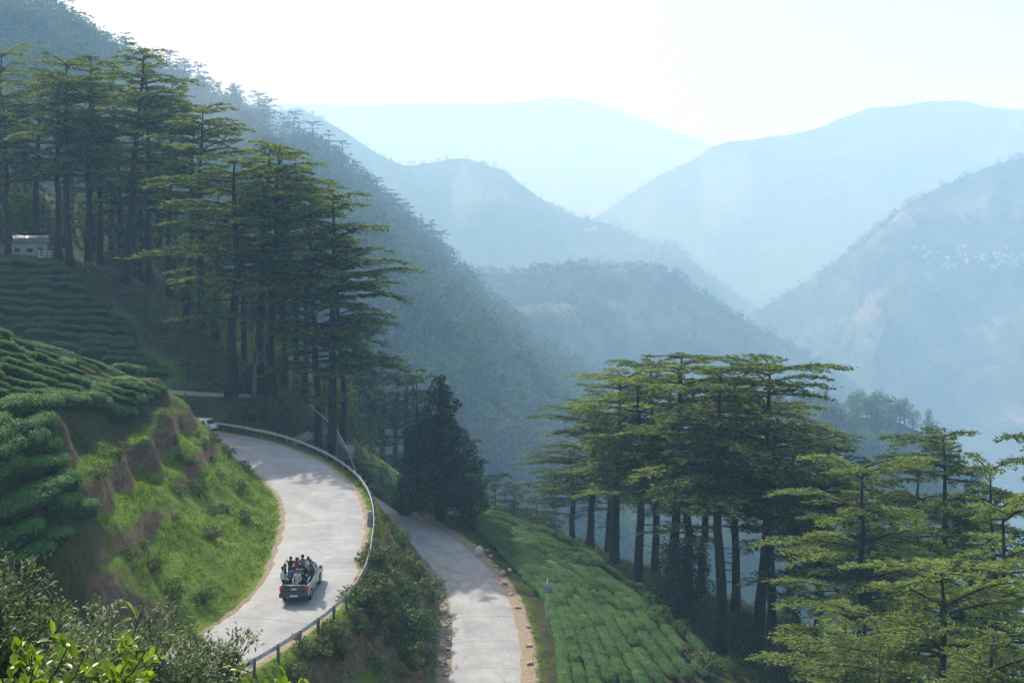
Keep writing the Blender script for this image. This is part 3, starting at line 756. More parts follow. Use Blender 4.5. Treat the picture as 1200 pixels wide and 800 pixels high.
# dark conical evergreen at the lower road
ctm, ccm = broad_meshes(21, 15, 4.0, .30, .13, 46, 40, .08, 'cone')
cx, cyy, _ = W(516, 610, 119); zc = ht(cx, cyy) - .2
plant('evergreen_tree', ctm, ccm, M['bark'], M['dark_leaf'], (cx, cyy, zc), .7, (1.2, 1.2, ((300 - 437) / F * 119 - zc) / 14.6), 'dense dark conical evergreen standing alone beside the lower road', 'tree')
dtm, dcm = broad_meshes(22, 7, 3.2, .28, .13, 26, 16, .05, 'round')
stm, scm = broad_meshes(23, 7, 1.5, .25, .1, 30, 16, .05, 'cone')
for u, v, d, s, tmc, lb in [(800, 735, 102, 1.0, (dtm, dcm), 'dark rounded evergreen among the trunks of the lower grove'),
                       (934, 800, 97, 1.0, (stm, scm), 'small dark conical fir between the trunks of the lower grove'),
                       (870, 790, 96, .6, (dtm, dcm), 'low dark evergreen bush at the foot of the grove trunks'),
                       (300, 470, 129, .5, (dtm, dcm), 'dark low bush at the foot of the cedars above the bend'),
                       (620, 650, 150, 1.1, (dtm, dcm), 'dark tree just below the far edge of the lower tea slope')]:
    x, y, _ = W(u, v, d)
    plant('evergreen_tree', tmc[0], tmc[1], M['bark'], M['dark_leaf'], (x, y, ht(x, y) - .2), u, s, lb, 'tree')

# trees of the wooded mountainside
BRO = [broad_meshes(31, 10, 3.3, .55, .36, 3.2, 14, .3, 'round'), broad_meshes(32, 12, 2.6, .55, .36, 3.2, 16, .2, 'column'), broad_meshes(33, 8, 3.6, .55, .36, 3.2, 12, .15, 'round')]
def surf(V, T, c, t):
    ci = c * (V.shape[0] - 1); i = min(int(ci), V.shape[0] - 2); fc = ci - i
    tj = np.interp(t, T, np.arange(len(T))); j = min(int(tj), len(T) - 2); ft = tj - j
    return (V[i, j] * (1 - fc) + V[i + 1, j] * fc) * (1 - ft) + (V[i, j + 1] * (1 - fc) + V[i + 1, j + 1] * fc) * ft
cand = []
rr_ = random.Random(5)
for k in range(7000):
    c = rr_.random(); t = rr_.random() ** 1.0 * 1.03
    p = surf(V1, T1, c, t); u = 600 + F * p[0] / p[1]; v = 300 - F * p[2] / p[1]
    if -40 < u < 1000 and -40 < v < 760 and not any(abs(p[0] - q[0]) + abs(p[1] - q[1]) < 5 + p[1] * .012 for q in cand[-250:]): cand.append((p[0], p[1], p[2], u, v, t))
# crest trees that stand out against the haze
crest = [(302, 95), (318, 100), (345, 120), (365, 122), (385, 140), (398, 165), (445, 188), (458, 200), (472, 212), (480, 214), (505, 242), (515, 268), (200, 55), (235, 72), (215, 60), (270, 100),
         (566, 330), (592, 338), (620, 352), (633, 354), (650, 360), (590, 345), (706, 390), (722, 400), (735, 405)]
inst = []
crest += [(rr_.uniform(120, 640), None) for _ in range(75)]
for u, vt in crest:
    best = None
    for c in np.linspace(0, 1, 240):
        for t in (.97, 1.0):
            p = surf(V1, T1, c, t)
            if p[1] < 50: continue
            du = abs(600 + F * p[0] / p[1] - u)
            if best is None or du < best[0]: best = (du, p)
    p = best[1]; inst.append((p, (300 - vt) / F * p[1] if vt else p[2] + rr_.uniform(15, 33), u))
def fart(p, H, kind, label, gr, nm):
    if kind == 'c': tm, cm, _n = FARC[rr_.randrange(4)]; h0 = 16.; mt = M['cedar_far']
    else: i = rr_.randrange(3); tm, cm = BRO[i]; h0 = (10., 12., 8.)[i]; mt = M['broad']
    s = H / h0; w = s * rr_.uniform(.85, 1.15)
    plant(nm, tm, cm, M['bark'], mt, (p[0], p[1], p[2] - .4), rr_.uniform(0, 6.28), (w, w, s), label, 'tree', gr)
for p, zt, u in inst:
    H = min(max(zt - p[2], 12), 34)
    fart(p, H, 'c', 'cedar silhouetted on the crest of the wooded mountainside', 'crest trees of the wooded mountainside', 'cedar_tree')
cand.sort(key=lambda q: q[1])
near = [q for q in cand if q[3] > -20]
indiv = near[:250]; rest = near[250:]
for q in indiv:
    kind = 'c' if rr_.random() < .62 else 'b'
    fart(q, rr_.uniform(13, 22) if kind == 'c' else rr_.uniform(7, 14), kind,
         'hazy layered cedar in the forest on the lower mountainside' if kind == 'c' else 'hazy leafy tree in the forest on the lower mountainside',
         'cedars of the lower mountainside' if kind == 'c' else 'leafy trees of the lower mountainside', 'cedar_tree' if kind == 'c' else 'broadleaf_tree')
for u, v, H, lb in [(540, 420, 17, 'pale sunlit leafy tree rising from the hazy slope beside the conical evergreen'), (505, 395, 17, 'dark upright leafy tree next to the pale sunlit one on the hazy slope'), (482, 392, 15, 'light green rounded tree behind the guardrail cedars'),
                 (585, 500, 13, 'dark green domed tree on the hazy slope above the conical evergreen'), (600, 560, 12, 'olive green tree behind the far edge of the lower tea slope'), (640, 590, 13, 'grey green tree against the lower grove')]:
    h, n = hit(u, v, B1)
    if h is None: h, n = hit(u, v)
    if h is not None:
        i = {505: 1, 540: 0}.get(u, rr_.randrange(3)); tm, cm = BRO[i]; s = H / (10., 12., 8.)[i]
        plant('broadleaf_tree', tm, cm, M['bark'], M['broad'], (h.x, h.y, h.z - .4), u, (s * .8, s * .8, s), lb, 'tree')

for k in range(46):
    u = rr_.uniform(-40, 330); d = rr_.uniform(168, 200); x = (u - 600) / F * d
    kind = 'c' if rr_.random() < .35 else 'b'
    fart((x, d, ht(x, d)), rr_.uniform(13, 22) if kind == 'c' else rr_.uniform(6, 11), kind, 'shaded cedar in the wood behind the tall cedar stand' if kind == 'c' else 'leafy tree in the dark wood behind the tall cedar stand',
         'wood behind the cedar stand', 'cedar_tree' if kind == 'c' else 'broadleaf_tree')
for k in range(22):
    u = rr_.uniform(230, 440); d = rr_.uniform(140, 172); x = (u - 600) / F * d
    fart((x, d, ht(x, d)), rr_.uniform(4, 8), 'b', 'shaded leafy sapling between the cedar trunks above the bend', 'saplings between the cedar trunks', 'broadleaf_tree')
for k in range(44):
    u = rr_.uniform(405, 680); d = rr_.uniform(166, 203); x = (u - 600) / F * d; zg = ht(x, d)
    kind = 'c' if rr_.random() < .62 else 'b'
    fart((x, d, zg), rr_.uniform(14, 23) * (1 - .25 * max(0, (u - 520) / 160)) if kind == 'c' else rr_.uniform(8, 14), kind, 'hazy cedar in the hollow behind the lone dark evergreen' if kind == 'c' else 'hazy leafy tree in the hollow behind the lone dark evergreen',
         'trees of the hollow behind the lone evergreen', 'cedar_tree' if kind == 'c' else 'broadleaf_tree')
def low_tree(r, H, R, nseg=26, cedar=True):
    if cedar:
        n = nseg; a = r.uniform(0, 6.28, n); f = r.random(n); q = R * np.interp(f, [0, .5, 1], [.8, 1, .45]) * np.sqrt(r.random(n))
        P = np.stack([np.cos(a) * q, np.sin(a) * q, H * (.35 + .65 * f)], 1)
        return tufts(P, a + r.normal(0, .5, n), r.normal(.1, .25, n), r.normal(0, .4, n), R * r.uniform(.28, .5, n) * (26 / nseg) ** .25, R * r.uniform(.16, .3, n) * (26 / nseg) ** .25)
    n = nseg; d = r.normal(0, 1, (n, 3)); d /= np.linalg.norm(d, axis=1)[:, None]
    P = d * np.array([R, R, H * .42]) * r.uniform(.6, 1, n)[:, None] + np.array([0, 0, H * .5])
    return face_quads(P, d, r, R * .62 * (14 / nseg) ** .35, R * .45 * (14 / nseg) ** .35, .5)
def wood(name, places, label, mat, seg, Hr, cedar_p=.5, seed=9):
    r = np.random.default_rng(seed); vs_, fs_, n = [], [], 0
    for p in places:
        ce = r.random() < cedar_p; H = r.uniform(*Hr); V, Fq = low_tree(r, H, H * (.28 if ce else .36), seg, ce)
        vs_.append(V + np.array(p[:3])); fs_.append(Fq + n); n += len(V)
    if not vs_: return
    o = link(name, make_mesh(name, np.concatenate(vs_), np.concatenate(fs_)), mat); tag(o, label, 'forest', kind='stuff'); return o
wood('forest', rest, 'distant forest covering the upper wooded mountainside', M['cedar_far'], 130, (16, 30), .7, 9)
def scatter(V, T, n, tmin, seed, umax=1260):
    q = random.Random(seed); out = []
    for k in range(n):
        p = surf(V, T, q.random(), tmin + (1.04 - tmin) * q.random() ** .6)
        u = 600 + F * p[0] / p[1]
        if -60 < u < umax: out.append(p)
    return out
wood('forest', scatter(V2, T2, 2600, .2, 1), 'trees covering the blue peaked ridge', M['cedar_far'], 24, (10, 20), .2, 2)
wood('forest', scatter(V3, T3, 2600, .1, 2), 'trees along the dark hazy spur', M['cedar_far'], 24, (8, 16), .2, 3)
wood('forest', scatter(V4, T4, 2400, .2, 3), 'trees dotting the mountainside across the valley', M['cedar_far'], 24, (9, 18), .2, 4)
wood('forest', scatter(V5, T5, 1500, .5, 4), 'trees on the faint round topped mountain', M['cedar_far'], 20, (10, 18), .2, 5)
for k in range(120):
    p = surf(V7, T7, rr_.random(), .5 + .53 * rr_.random()); u = 600 + F * p[0] / p[1]
    if u < 890 or u > 1160: continue
    i = rr_.randrange(3); tm, cm = BRO[i]; s = rr_.uniform(9, 15) / (10., 12., 8.)[i]
    plant('broadleaf_tree', tm, cm, M['bark'], M['broad'], (p[0], p[1], p[2] - .3), rr_.uniform(0, 6), (s * 1.1, s * 1.1, s), 'blue hazy round tree on the low knoll behind the grove', 'tree', 'trees on the low knoll')

# tea bushes
def hedge_meshes(seed, L=2.7, wd=1.25, h=.85, nleaf=3200, ln=.125, w_=.06):
    r = np.random.default_rng(seed)
    nu, nv = 18, 12; u = np.linspace(-1, 1, nu); v = np.linspace(0, math.pi, nv)
    def surfp(u, v):
        e = np.sqrt(np.clip(1 - np.abs(u) ** 4.5, .02, 1))
        lump = 1 + .2 * vnoise(u * 2.6 + seed * 3.1, v * 1.2, seed) + .12 * vnoise(u * 7 + seed, v * 3, seed + 4)
        c = np.cos(v); s = np.sin(v)
        return np.stack([u * L / 2, np.sign(c) * np.abs(c) ** .75 * wd / 2 * e * lump, s ** .38 * h * (.35 + .65 * e) * lump - .12], -1)
    U, Vv = np.meshgrid(u, v, indexing='ij'); Vt = surfp(U, Vv).reshape(-1, 3) * np.array([.97, .9, .9])
    body = make_mesh('tea_body', Vt, gridfaces(nu, nv), True)
    uu = r.uniform(-1, 1, nleaf); vv = np.arccos(r.uniform(-1, 1, nleaf)) * .96 + .06
    P = surfp(uu, vv); Nn = np.stack([uu ** 5, np.cos(vv), np.sin(vv) + .5], 1); P = P + Nn * np.abs(r.normal(0, .07, nleaf))[:, None] - .03
    V, Fq = face_quads(P, Nn, r, ln, w_, .45)
    return body, make_mesh('tea_leaf_cover', V, Fq)
TEAV = [hedge_meshes(60 + i, nleaf=5200) for i in range(5)]
FIELD = {'sunny': ('clipped tea hedge in the sunlit upper field', 'tea hedges of the sunlit upper field'),
         'steps': ('rounded tea hedge on the steps below the sunlit field', 'tea hedges on the steps'),
         'shaded': ('dark tea hedge on the shaded terraces', 'tea hedges of the shaded terraces'),
         'lower': ('clipped tea hedge beside the lower road', 'tea hedges of the lower slope'),
         'corner': ('small tea hedge in the patch beyond the bend', 'tea hedges of the corner patch')}
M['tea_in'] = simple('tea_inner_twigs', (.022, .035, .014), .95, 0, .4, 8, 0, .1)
HEDGES.sort(key=lambda h: -h[2] * h[4] / h[0].y)
def hedge_matrix(h):
    c, dv, L, field, wd, row = h
    yaw = math.atan2(dv.y, dv.x); pit = math.atan2(dv.z, math.hypot(dv.x, dv.y))
    cc = Vector((c.x, c.y, ht(c.x, c.y)))
    return Matrix.Translation(cc) @ Matrix.Rotation(yaw, 4, 'Z') @ Matrix.Rotation(-pit, 4, 'Y') @ Matrix.Diagonal((L * 1.14 / 2.7, wd * (.76 if field == 'lower' else .95), wd * rnd.uniform(.72, 1.2) * (.7 if field == 'sunny' else .9), 1))
for i, h in enumerate(HEDGES[:300]):
    b, lf = TEAV[i % 5]; e = link('tea_hedge', None); e.matrix_world = hedge_matrix(h); e.empty_display_size = .3
    k_ = h[5] - 1
    if h[3] == 'lower': k_ = NROW['lower'] - h[5]
    tag(e, FIELD[h[3]][0] + ', ' + ORD[k_] + ' row ' + {'sunny': 'from the crest', 'steps': 'from the top', 'shaded': 'below the wood', 'lower': 'from the road', 'corner': 'from the valley'}[h[3]], 'tea hedge', FIELD[h[3]][1]); link('branches', b, M['tea_in'], e); link('foliage', lf, M['tea'], e)
if len(HEDGES) > 300:
    vs_, fs_, n = [], [], 0
    bv = hedge_meshes(77, nleaf=1500, ln=.19, w_=.1)[1]
    A = np.empty(len(bv.vertices) * 3, np.float32); bv.vertices.foreach_get('co', A); A = A.reshape(-1, 3); fq = np.arange(len(A)).reshape(-1, 4)
    for h in HEDGES[300:]:
        m = np.array(hedge_matrix(h)); vs_.append(A @ m[:3, :3].T + m[:3, 3]); fs_.append(fq + n); n += len(A)
    tag(link('tea_field', make_mesh('tea_field', np.concatenate(vs_), np.concatenate(fs_)), M['tea']), 'farther tea hedges filling the ends of the fields', 'tea field', kind='stuff')
print('HEDGES', len(HEDGES), {f: sum(1 for h in HEDGES if h[3] == f) for f in FIELD})

# ------------------------------------------------------------------ grass and undergrowth
gz0, gz1 = np.gradient(Z, gx, gy); NZ = 1 / np.sqrt(1 + gz0 ** 2 + gz1 ** 2)
def grass_patch(name, n, box, label, seed, hgt=(.14, .42), per=4, mat='grass', wood_ok=False, wid=.05, droop=.35):
    r = np.random.default_rng(seed); x = r.uniform(box[0], box[1], n); y = r.uniform(box[2], box[3], n)
    i = np.clip(np.searchsorted(gx, x) - 1, 0, len(gx) - 2); j = np.clip(np.searchsorted(gy, y) - 1, 0, len(gy) - 2)
    fx = (x - gx[i]) / (gx[i + 1] - gx[i]); fy = (y - gy[j]) / (gy[j + 1] - gy[j])
    def bil(A): return (A[i, j] * (1 - fx) + A[i + 1, j] * fx) * (1 - fy) + (A[i, j + 1] * (1 - fx) + A[i + 1, j + 1] * fx) * fy
    z = bil(Z); ok = (bil(BD) > .35 + .3 * r.random(n)) & (bil(sand_m) < .35 + .5 * r.random(n)) & (bil(tea_m) < .55)
    wm = bil(wood_m); ok &= bil(NZ) > np.where(x > -13.5, .40, .64) + .12 * r.random(n); ok &= (wm > .4) if wood_ok else (wm < .5)
    cl = fbm(x * .45, y * .45, seed + 3, 3); ok &= cl > -.22 + .25 * r.random(n) - .15
    x, y, z, cl = x[ok], y[ok], z[ok], cl[ok]; m = len(x)
    x = np.repeat(x, per); y = np.repeat(y, per); z = np.repeat(z, per); cl = np.repeat(cl, per); m = len(x)
    a = r.uniform(0, 6.28, m); h = r.uniform(*hgt, m) * (1 + 1.2 * np.clip(cl, -.4, .6)); w = wid * r.uniform(.6, 1.5, m)
    px = x + r.normal(0, .10, m); py = y + r.normal(0, .10, m)
    c, s = np.cos(a), np.sin(a); o = r.uniform(-.3, droop + .3, m) * h
    V = np.stack([np.stack([px - s * w, py + c * w, z - .06], 1), np.stack([px + s * w, py - c * w, z - .06], 1), np.stack([px + c * o, py + s * o, z + h], 1)], 1).reshape(-1, 3)
    ob = link(name, make_mesh(name, V, np.arange(3 * m).reshape(m, 3)), M[mat]); tag(ob, label, 'grass', kind='stuff'); return m
ng = grass_patch('grass', 75000, (-33, 12, 44, 134), 'tufted grass on the banks, verges and terraces', 3, (.05, .16))
grass_patch('undergrowth', 30000, (-60, 60, 60, 165), 'low ferns and litter under the cedars', 4, (.15, .5), 3, 'shrub', True, .09, .8)

# shrubs on the banks
def shrub_meshes(seed, ln=.16, wd=.08, dens=60, nl=9):
    r = np.random.default_rng(seed); tb = MB(); lobes = []
    for i in range(nl):
        a = r.uniform(0, 6.28); q = r.uniform(.1, .75); zz = r.uniform(.25, .95)
        c = (math.cos(a) * q, math.sin(a) * q, zz); lobes.append((c, (r.uniform(.25, .45),) * 2 + (r.uniform(.2, .35),)))
        tb.tube(np.array([[0, 0, -.1], [c[0] * .4, c[1] * .4, zz * .5], c]), np.array([.03, .02, .008]), 4, False)
    V, Fq = crown_cloud(r, lobes, dens, ln, wd, .4, 1.0)
    return tb.mesh('shrub_stem', True), make_mesh('shrub_leaves', V, Fq)
SHR = [shrub_meshes(80 + i) for i in range(4)]
def shrub(u, v, s, label, group, mat='shrub', i=None, world=None):
    if world is None:
        h, n = hit(u, v)
        if h is None: return
    else: h = Vector((world[0], world[1], ht(*world)))
    if min(float(np.min(np.hypot(L_[:, 0] - h.x, L_[:, 1] - h.y) - L_[:, 3])) for L_ in (UP, LOW)) < s * .55: return
    k = rr_.randrange(4) if i is None else i
    plant('shrub', SHR[k][0], SHR[k][1], M['twig'], M[mat], (h.x, h.y, h.z - .05), rr_.uniform(0, 6), (s, s, s * rr_.uniform(.7, 1.1)), label, 'shrub', group, ('stem', 'foliage'))
for k in range(95):
    t = rr_.random(); v = 610 + 185 * t; u0 = np.interp(v, [600, 650, 700, 740, 770, 800], [436, 428, 415, 385, 345, 320]); u1 = np.interp(v, [600, 650, 700, 800], [448, 486, 515, 512])
    shrub(u0 + (u1 - u0) * rr_.uniform(.05, .92), v, rr_.uniform(.6, 1.5), 'leafy shrub on the steep bank between the two roads', 'shrubs on the bank between the roads')
for u, v in [(rr_.uniform(200, 318), rr_.uniform(495, 640)) for _ in range(16)] + [(215, 500), (232, 512), (250, 540), (205, 520), (222, 545), (262, 560), (240, 575), (195, 490), (270, 600), (285, 615), (165, 640), (180, 670), (150, 655), (205, 700), (235, 705), (118, 560), (140, 540)]:
    shrub(u + rr_.uniform(-4, 4), v, rr_.uniform(.6, 1.2), 'scrubby bush on the earth cuts above the upper road', 'bushes on the earth cuts')
for u, v in [(290, 490), (310, 495), (322, 500), (340, 508), (352, 515), (335, 490), (365, 520), (408, 530), (415, 545), (425, 560), (272, 485), (345, 500), (395, 535), (440, 575), (432, 565)]:
    shrub(u + rr_.uniform(-4, 4), v, rr_.uniform(.8, 1.6), 'yellowish shrub just outside the guardrail of the bend', 'shrubs outside the guardrail')
for u, v in [(232, 408), (215, 430), (200, 405), (245, 440), (260, 450), (190, 385), (170, 365), (280, 450), (230, 455), (150, 345)]:
    shrub(u, v, rr_.uniform(.8, 1.5), 'low bush on the shaded slope under the cedars', 'bushes under the cedars')
for u, v in [(700, 665), (735, 690), (770, 730), (815, 775), (830, 790), (790, 745), (860, 790), (680, 652)]:
    shrub(u, v, rr_.uniform(1., 1.8), 'low bush along the edge of the lower tea slope', 'bushes along the tea slope edge')

# shrubs close to the camera
def twig_shrub(seed, size, nst, ln, wd, dens, mat, loc, label, big=False):
    r = np.random.default_rng(seed); tb = MB(); P = []; D = []
    for i in range(nst):
        a = r.uniform(0, 6.28); sp = r.uniform(.1, .75) * size; hh = r.uniform(.5, 1.0) * size
        s = np.linspace(0, 1, 7); wob = np.cumsum(r.normal(0, .035 * size, (7, 2)), 0)
        L = np.stack([np.cos(a) * sp * s ** 1.3 + wob[:, 0], np.sin(a) * sp * s ** 1.3 + wob[:, 1], hh * s - .15], 1)
        tb.tube(L, np.linspace(.014, .004, 7) * size ** .6, 5, False)
        for j in range(int(dens)):
            f = r.uniform(.25, 1.0); k = min(int(f * 6), 5); b = L[k] + (L[k + 1] - L[k]) * (f * 6 - k)
            d = r.normal(0, 1, 3); d[2] = abs(d[2]) * .7 + .2; d /= np.linalg.norm(d); l2 = r.uniform(.12, .35) * size * (1.1 - .5 * f)
            e = b + d * l2; tb.tube(np.stack([b, e]), np.array([.005, .002]) * size ** .5, 3, False)
            m = int(r.integers(5, 10)) if big else int(r.integers(14, 26))
            q = r.uniform(.2, 1.03, m)[:, None]; P.append(b + d * l2 * q + r.normal(0, .02 if big else .05, (m, 3)) * size); D.append(np.repeat(d[None] * .8 + np.array([0, 0, .3]), m, 0))
    P = np.concatenate(P); D = np.concatenate(D); n = len(P)
    D = D + r.normal(0, .7, (n, 3)); D /= np.linalg.norm(D, axis=1)[:, None]
    S = np.cross(D, np.array([0, 0, 1.0]) + r.normal(0, .35, (n, 3))); S /= np.linalg.norm(S, axis=1)[:, None] + 1e-9; U = np.cross(S, D)
    l = (ln * r.uniform(.6, 1.25, n))[:, None]; w = (wd * r.uniform(.7, 1.2, n))[:, None]
    # six-cornered leaf folded along its midrib, tip drooping
    V = np.stack([P, P + D * l * .3 + S * w * .45 + U * w * .18, P + D * l * .7 + S * w * .4 + U * w * .15, P + D * l - U * l * .12, P + D * l * .7 - S * w * .4 + U * w * .15, P + D * l * .3 - S * w * .45 + U * w * .18, P + D * l * .5], 1).reshape(-1, 3)
    b = np.arange(n)[:, None] * 7
    Fq = np.concatenate([b + np.array([0, 6, 2, 1]), b + np.array([6, 3, 2, 2]), b + np.array([0, 5, 4, 6])], 0)
    tri = np.concatenate([b + np.array([6, 3, 2]), b + np.array([6, 4, 3])], 0); quad = np.concatenate([b + np.array([0, 6, 2, 1]), b + np.array([0, 5, 4, 6])], 0)
    e = link('shrub', None, None, None, loc); tag(e, label, 'shrub')
    link('stem', tb.mesh('shrub_stem', True), M['twig'], e); link('foliage', make_mesh('shrub_leaves', V, [quad, tri]), M[mat], e)
def fg(u, v, d): q = W(u, v, d); return (q[0], q[1], q[2])
def on_ground(u, d): x = (u - 600) / F * d; return (x, d, ht(x, d) - .05)
for k, (u, d, sz, lb) in enumerate([(150, 15, 1.65, 'large grey green twiggy shrub at the corner above the road'), (60, 17, 1.6, 'dusty green twiggy shrub between the tea hedges and the corner shrub'),
                                (225, 17.5, 1.35, 'grey green shrub overhanging the lower end of the upper road'), (-10, 13, 1.5, 'fine leaved dark shrub next to the bright leaved one')]):
    twig_shrub(500 + k, sz, 30, .075, .034, 15, 'grey_leaf', on_ground(u, d), lb)
for k, (u, d, sz, lb) in enumerate([(30, 7.5, 1.0, 'bright lime leaved shrub with broad glossy leaves'), (105, 8.4, 1.05, 'young shrub with upright lime green leaf sprays'), (262, 9.5, 1.0, 'slender young shoot with green leaves in front of the road')]):
    twig_shrub(520 + k, sz, 9 if k < 2 else 5, .09, .052, 7, 'lime_leaf', on_ground(u, d), lb, True)

#@@OBJECTS
# ------------------------------------------------------------------ guardrail along the outside of the upper road
def guardrail():
    n2 = normals2(UP); off = UP[:, 3] + .62
    L = np.stack([UP[:, 0] + n2[:, 0] * off, UP[:, 1] + n2[:, 1] * off, UP[:, 2]], 1)
    a = int(np.argmin(np.hypot(UP[:, 0] + 24, UP[:, 1] - 52))); b = int(np.argmin(np.hypot(UP[:, 0] + 38, UP[:, 1] - 121)))
    L = L[a:b]; n2 = n2[a:b]
    s = np.concatenate([[0], np.cumsum(np.linalg.norm(np.diff(L, axis=0), axis=1))])
    def at(q):
        p = np.array([np.interp(q, s, L[:, k]) for k in range(3)]); n = np.array([np.interp(q, s, n2[:, k]) for k in range(2)])
        return p, n / np.linalg.norm(n)
    base, _ = at(0); e = link('guardrail', None, None, None, base); tag(e, 'white metal guardrail on dark posts round the outside of the upper bend', 'guardrail')
    prof = [(0, .47), (-.035, .50), (-.035, .55), (.015, .58), (.015, .61), (-.035, .64), (-.035, .69), (0, .72), (.014, .71), (-.022, .685), (-.022, .645), (.029, .615), (.029, .575), (-.022, .545), (-.022, .505), (.014, .48)]
    pl = 4.0; q = 0.0; r = random.Random(3)
    while q < s[-1] - .5:
        q2 = min(q + pl, s[-1]); K = 6; V = []
        dz0, dz1, do0, do1 = r.uniform(-.02, .02), r.uniform(-.02, .02), r.uniform(-.015, .015), r.uniform(-.015, .015)
        for i in range(K + 1):
            t = i / K; p, n = at(q - .06 + (q2 - q + .12) * t)
            for (o, zz) in prof: V.append((p[0] + n[0] * (o + do0 * (1 - t) + do1 * t) - base[0], p[1] + n[1] * (o + do0 * (1 - t) + do1 * t) - base[1], p[2] + zz + dz0 * (1 - t) + dz1 * t - base[2]))
        m = len(prof); f = [[i * m + j, (i + 1) * m + j, (i + 1) * m + (j + 1) % m, i * m + (j + 1) % m] for i in range(K) for j in range(m)]
        link('rail_panel', make_mesh('rail_panel', V, np.array(f)), M['rail'], e); q = q2
    pm = MB(); pm.box((-.055, -.065, -.5), (.055, .065, .80)); pm.box((-.02, -.09, .5), (.02, -.06, .7)); pme = pm.mesh('guardrail_post')
    q = .3
    while q < s[-1]:
        p, n = at(q); p = p + np.array([n[0], n[1], 0]) * .13
        o = link('post', pme, M['post'], e); o.location = Vector(p - base); o.rotation_euler = (r.uniform(-.03, .03), r.uniform(-.03, .03), math.atan2(n[1], n[0]) + math.pi / 2); q += 2.0
    return at, s[-1]
gat, glen = guardrail()
# small orange reflector board on the verge at the rail foot
h, n = hit(347, 752)
mb = MB(); mb.box((-.03, -.03, -.3), (.03, .03, .45)); om = mb.mesh('stake')
e = link('marker_board', None, None, None, h); tag(e, 'small orange marker board under the guardrail', 'marker'); link('stake', om, M['post'], e)
mb = MB(); mb.box((-.26, -.055, .12), (.26, -.033, .5)); link('board', mb.mesh('board'), M['orange'], e)
# concrete bollard where the lower road slips behind the rail
h, n = hit(434, 616)
if h is not None:
    mb = MB(); mb.tube(np.array([[0, 0, -.3], [0, 0, .7], [0, 0, 1.0], [0, 0, 1.12]]), np.array([.26, .22, .2, .12]), 10)
    tag(link('bollard', mb.mesh('bollard', True), M['concrete'], None, h), 'weathered concrete bollard just outside the guardrail above the lower road', 'bollard')

# ------------------------------------------------------------------ stones, snag, pipe, tin sheet, milestone, signpost
def rock_mesh(seed, k=2):
    bm = bmesh.new(); bmesh.ops.create_icosphere(bm, subdivisions=k, radius=1); r = random.Random(seed)
    o = [Vector((r.gauss(0, 1), r.gauss(0, 1), r.gauss(0, 1))).normalized() for _ in range(9)]; hh = [r.uniform(.55, .95) for _ in o]
    for v in bm.verts:
        d = v.co.normalized(); L = 1.15
        for a, b in zip(o, hh):
            c = d.dot(a)
            if c > .05: L = min(L, b / c)
        v.co = d * L * (1 + .06 * math.sin(d.x * 9 + seed) * math.cos(d.y * 8))
    me = bpy.data.meshes.new('rock'); bm.to_mesh(me); bm.free(); return me
RK = [rock_mesh(i) for i in range(5)]
def rock(u, v, sx, sy, sz, lb, mat='rock', group=None, i=0, world=None):
    h = hit(u, v)[0] if world is None else Vector(world)
    if h is None: return
    me = RK[i % 5]
    if mat != 'rock':
        key = 'pale%d' % (i % 5)
        if key not in M: c = me.copy(); c.materials.clear(); c.materials.append(M[mat]); M[key] = c
        me = M[key]
    o = link('boulder' if sx > .6 else 'stone', me, M['rock'], None, (h.x, h.y, h.z + sz * .25), u * .7 + v, (sx, sy, sz)); tag(o, lb, 'rock', group); return o
rock(378, 524, 2.0, 1.4, 1.5, 'big grey boulder outside the guardrail below the cedars', i=0)
rock(398, 532, 1.5, 1.3, 1.3, 'cracked grey boulder next to the big one outside the guardrail', i=1)
rock(365, 520, 1.1, .9, .9, 'smaller grey boulder against the big one outside the guardrail', i=2)
for k, (u, v, s) in enumerate([(575, 652, .28), (581, 664, .34), (588, 673, .5), (592, 684, .3), (600, 697, .3), (607, 712, .28), (570, 645, .3), (618, 735, .28), (620, 757, .3), (622, 778, .3), (556, 640, .3), (597, 668, .35)]):
    rock(u, v, s, s * .7, s * .5, 'squared pale stone lying on the sandy verge of the lower road' if s < .45 else 'largest pale block on the sandy verge near the milestone', 'stone_pale', 'stones on the sandy verge', k)
def rubble():
    r = np.random.default_rng(8); vs_, fs_, n = [], [], 0
    A = np.array([v.co for v in RK[0].vertices]); 
    me = rock_mesh(44, 1); A = np.array([v.co for v in me.vertices]); fq = np.array([list(p.vertices) for p in me.polygons])
    n2 = normals2(LOW)
    for k in range(420):
        i = int(r.integers(40, len(LOW) - 30)); o = -(LOW[i, 3] + abs(r.normal(.25, .55)) + .05); x, y = LOW[i, 0] + n2[i, 0] * o, LOW[i, 1] + n2[i, 1] * o
        s = r.uniform(.05, .2) * (1.6 if r.random() < .1 else 1); a = r.uniform(0, 6.28); R = np.array([[math.cos(a), -math.sin(a), 0], [math.sin(a), math.cos(a), 0], [0, 0, .7]])
        vs_.append(A @ R.T * s + np.array([x, y, ht(x, y) + s * .2])); fs_.append(fq + n); n += len(A)
    tag(link('rubble', make_mesh('rubble', np.concatenate(vs_), np.concatenate(fs_)), M['rock']), 'loose rubble at the foot of the bank along the lower road', 'rubble', kind='stuff')
rubble()
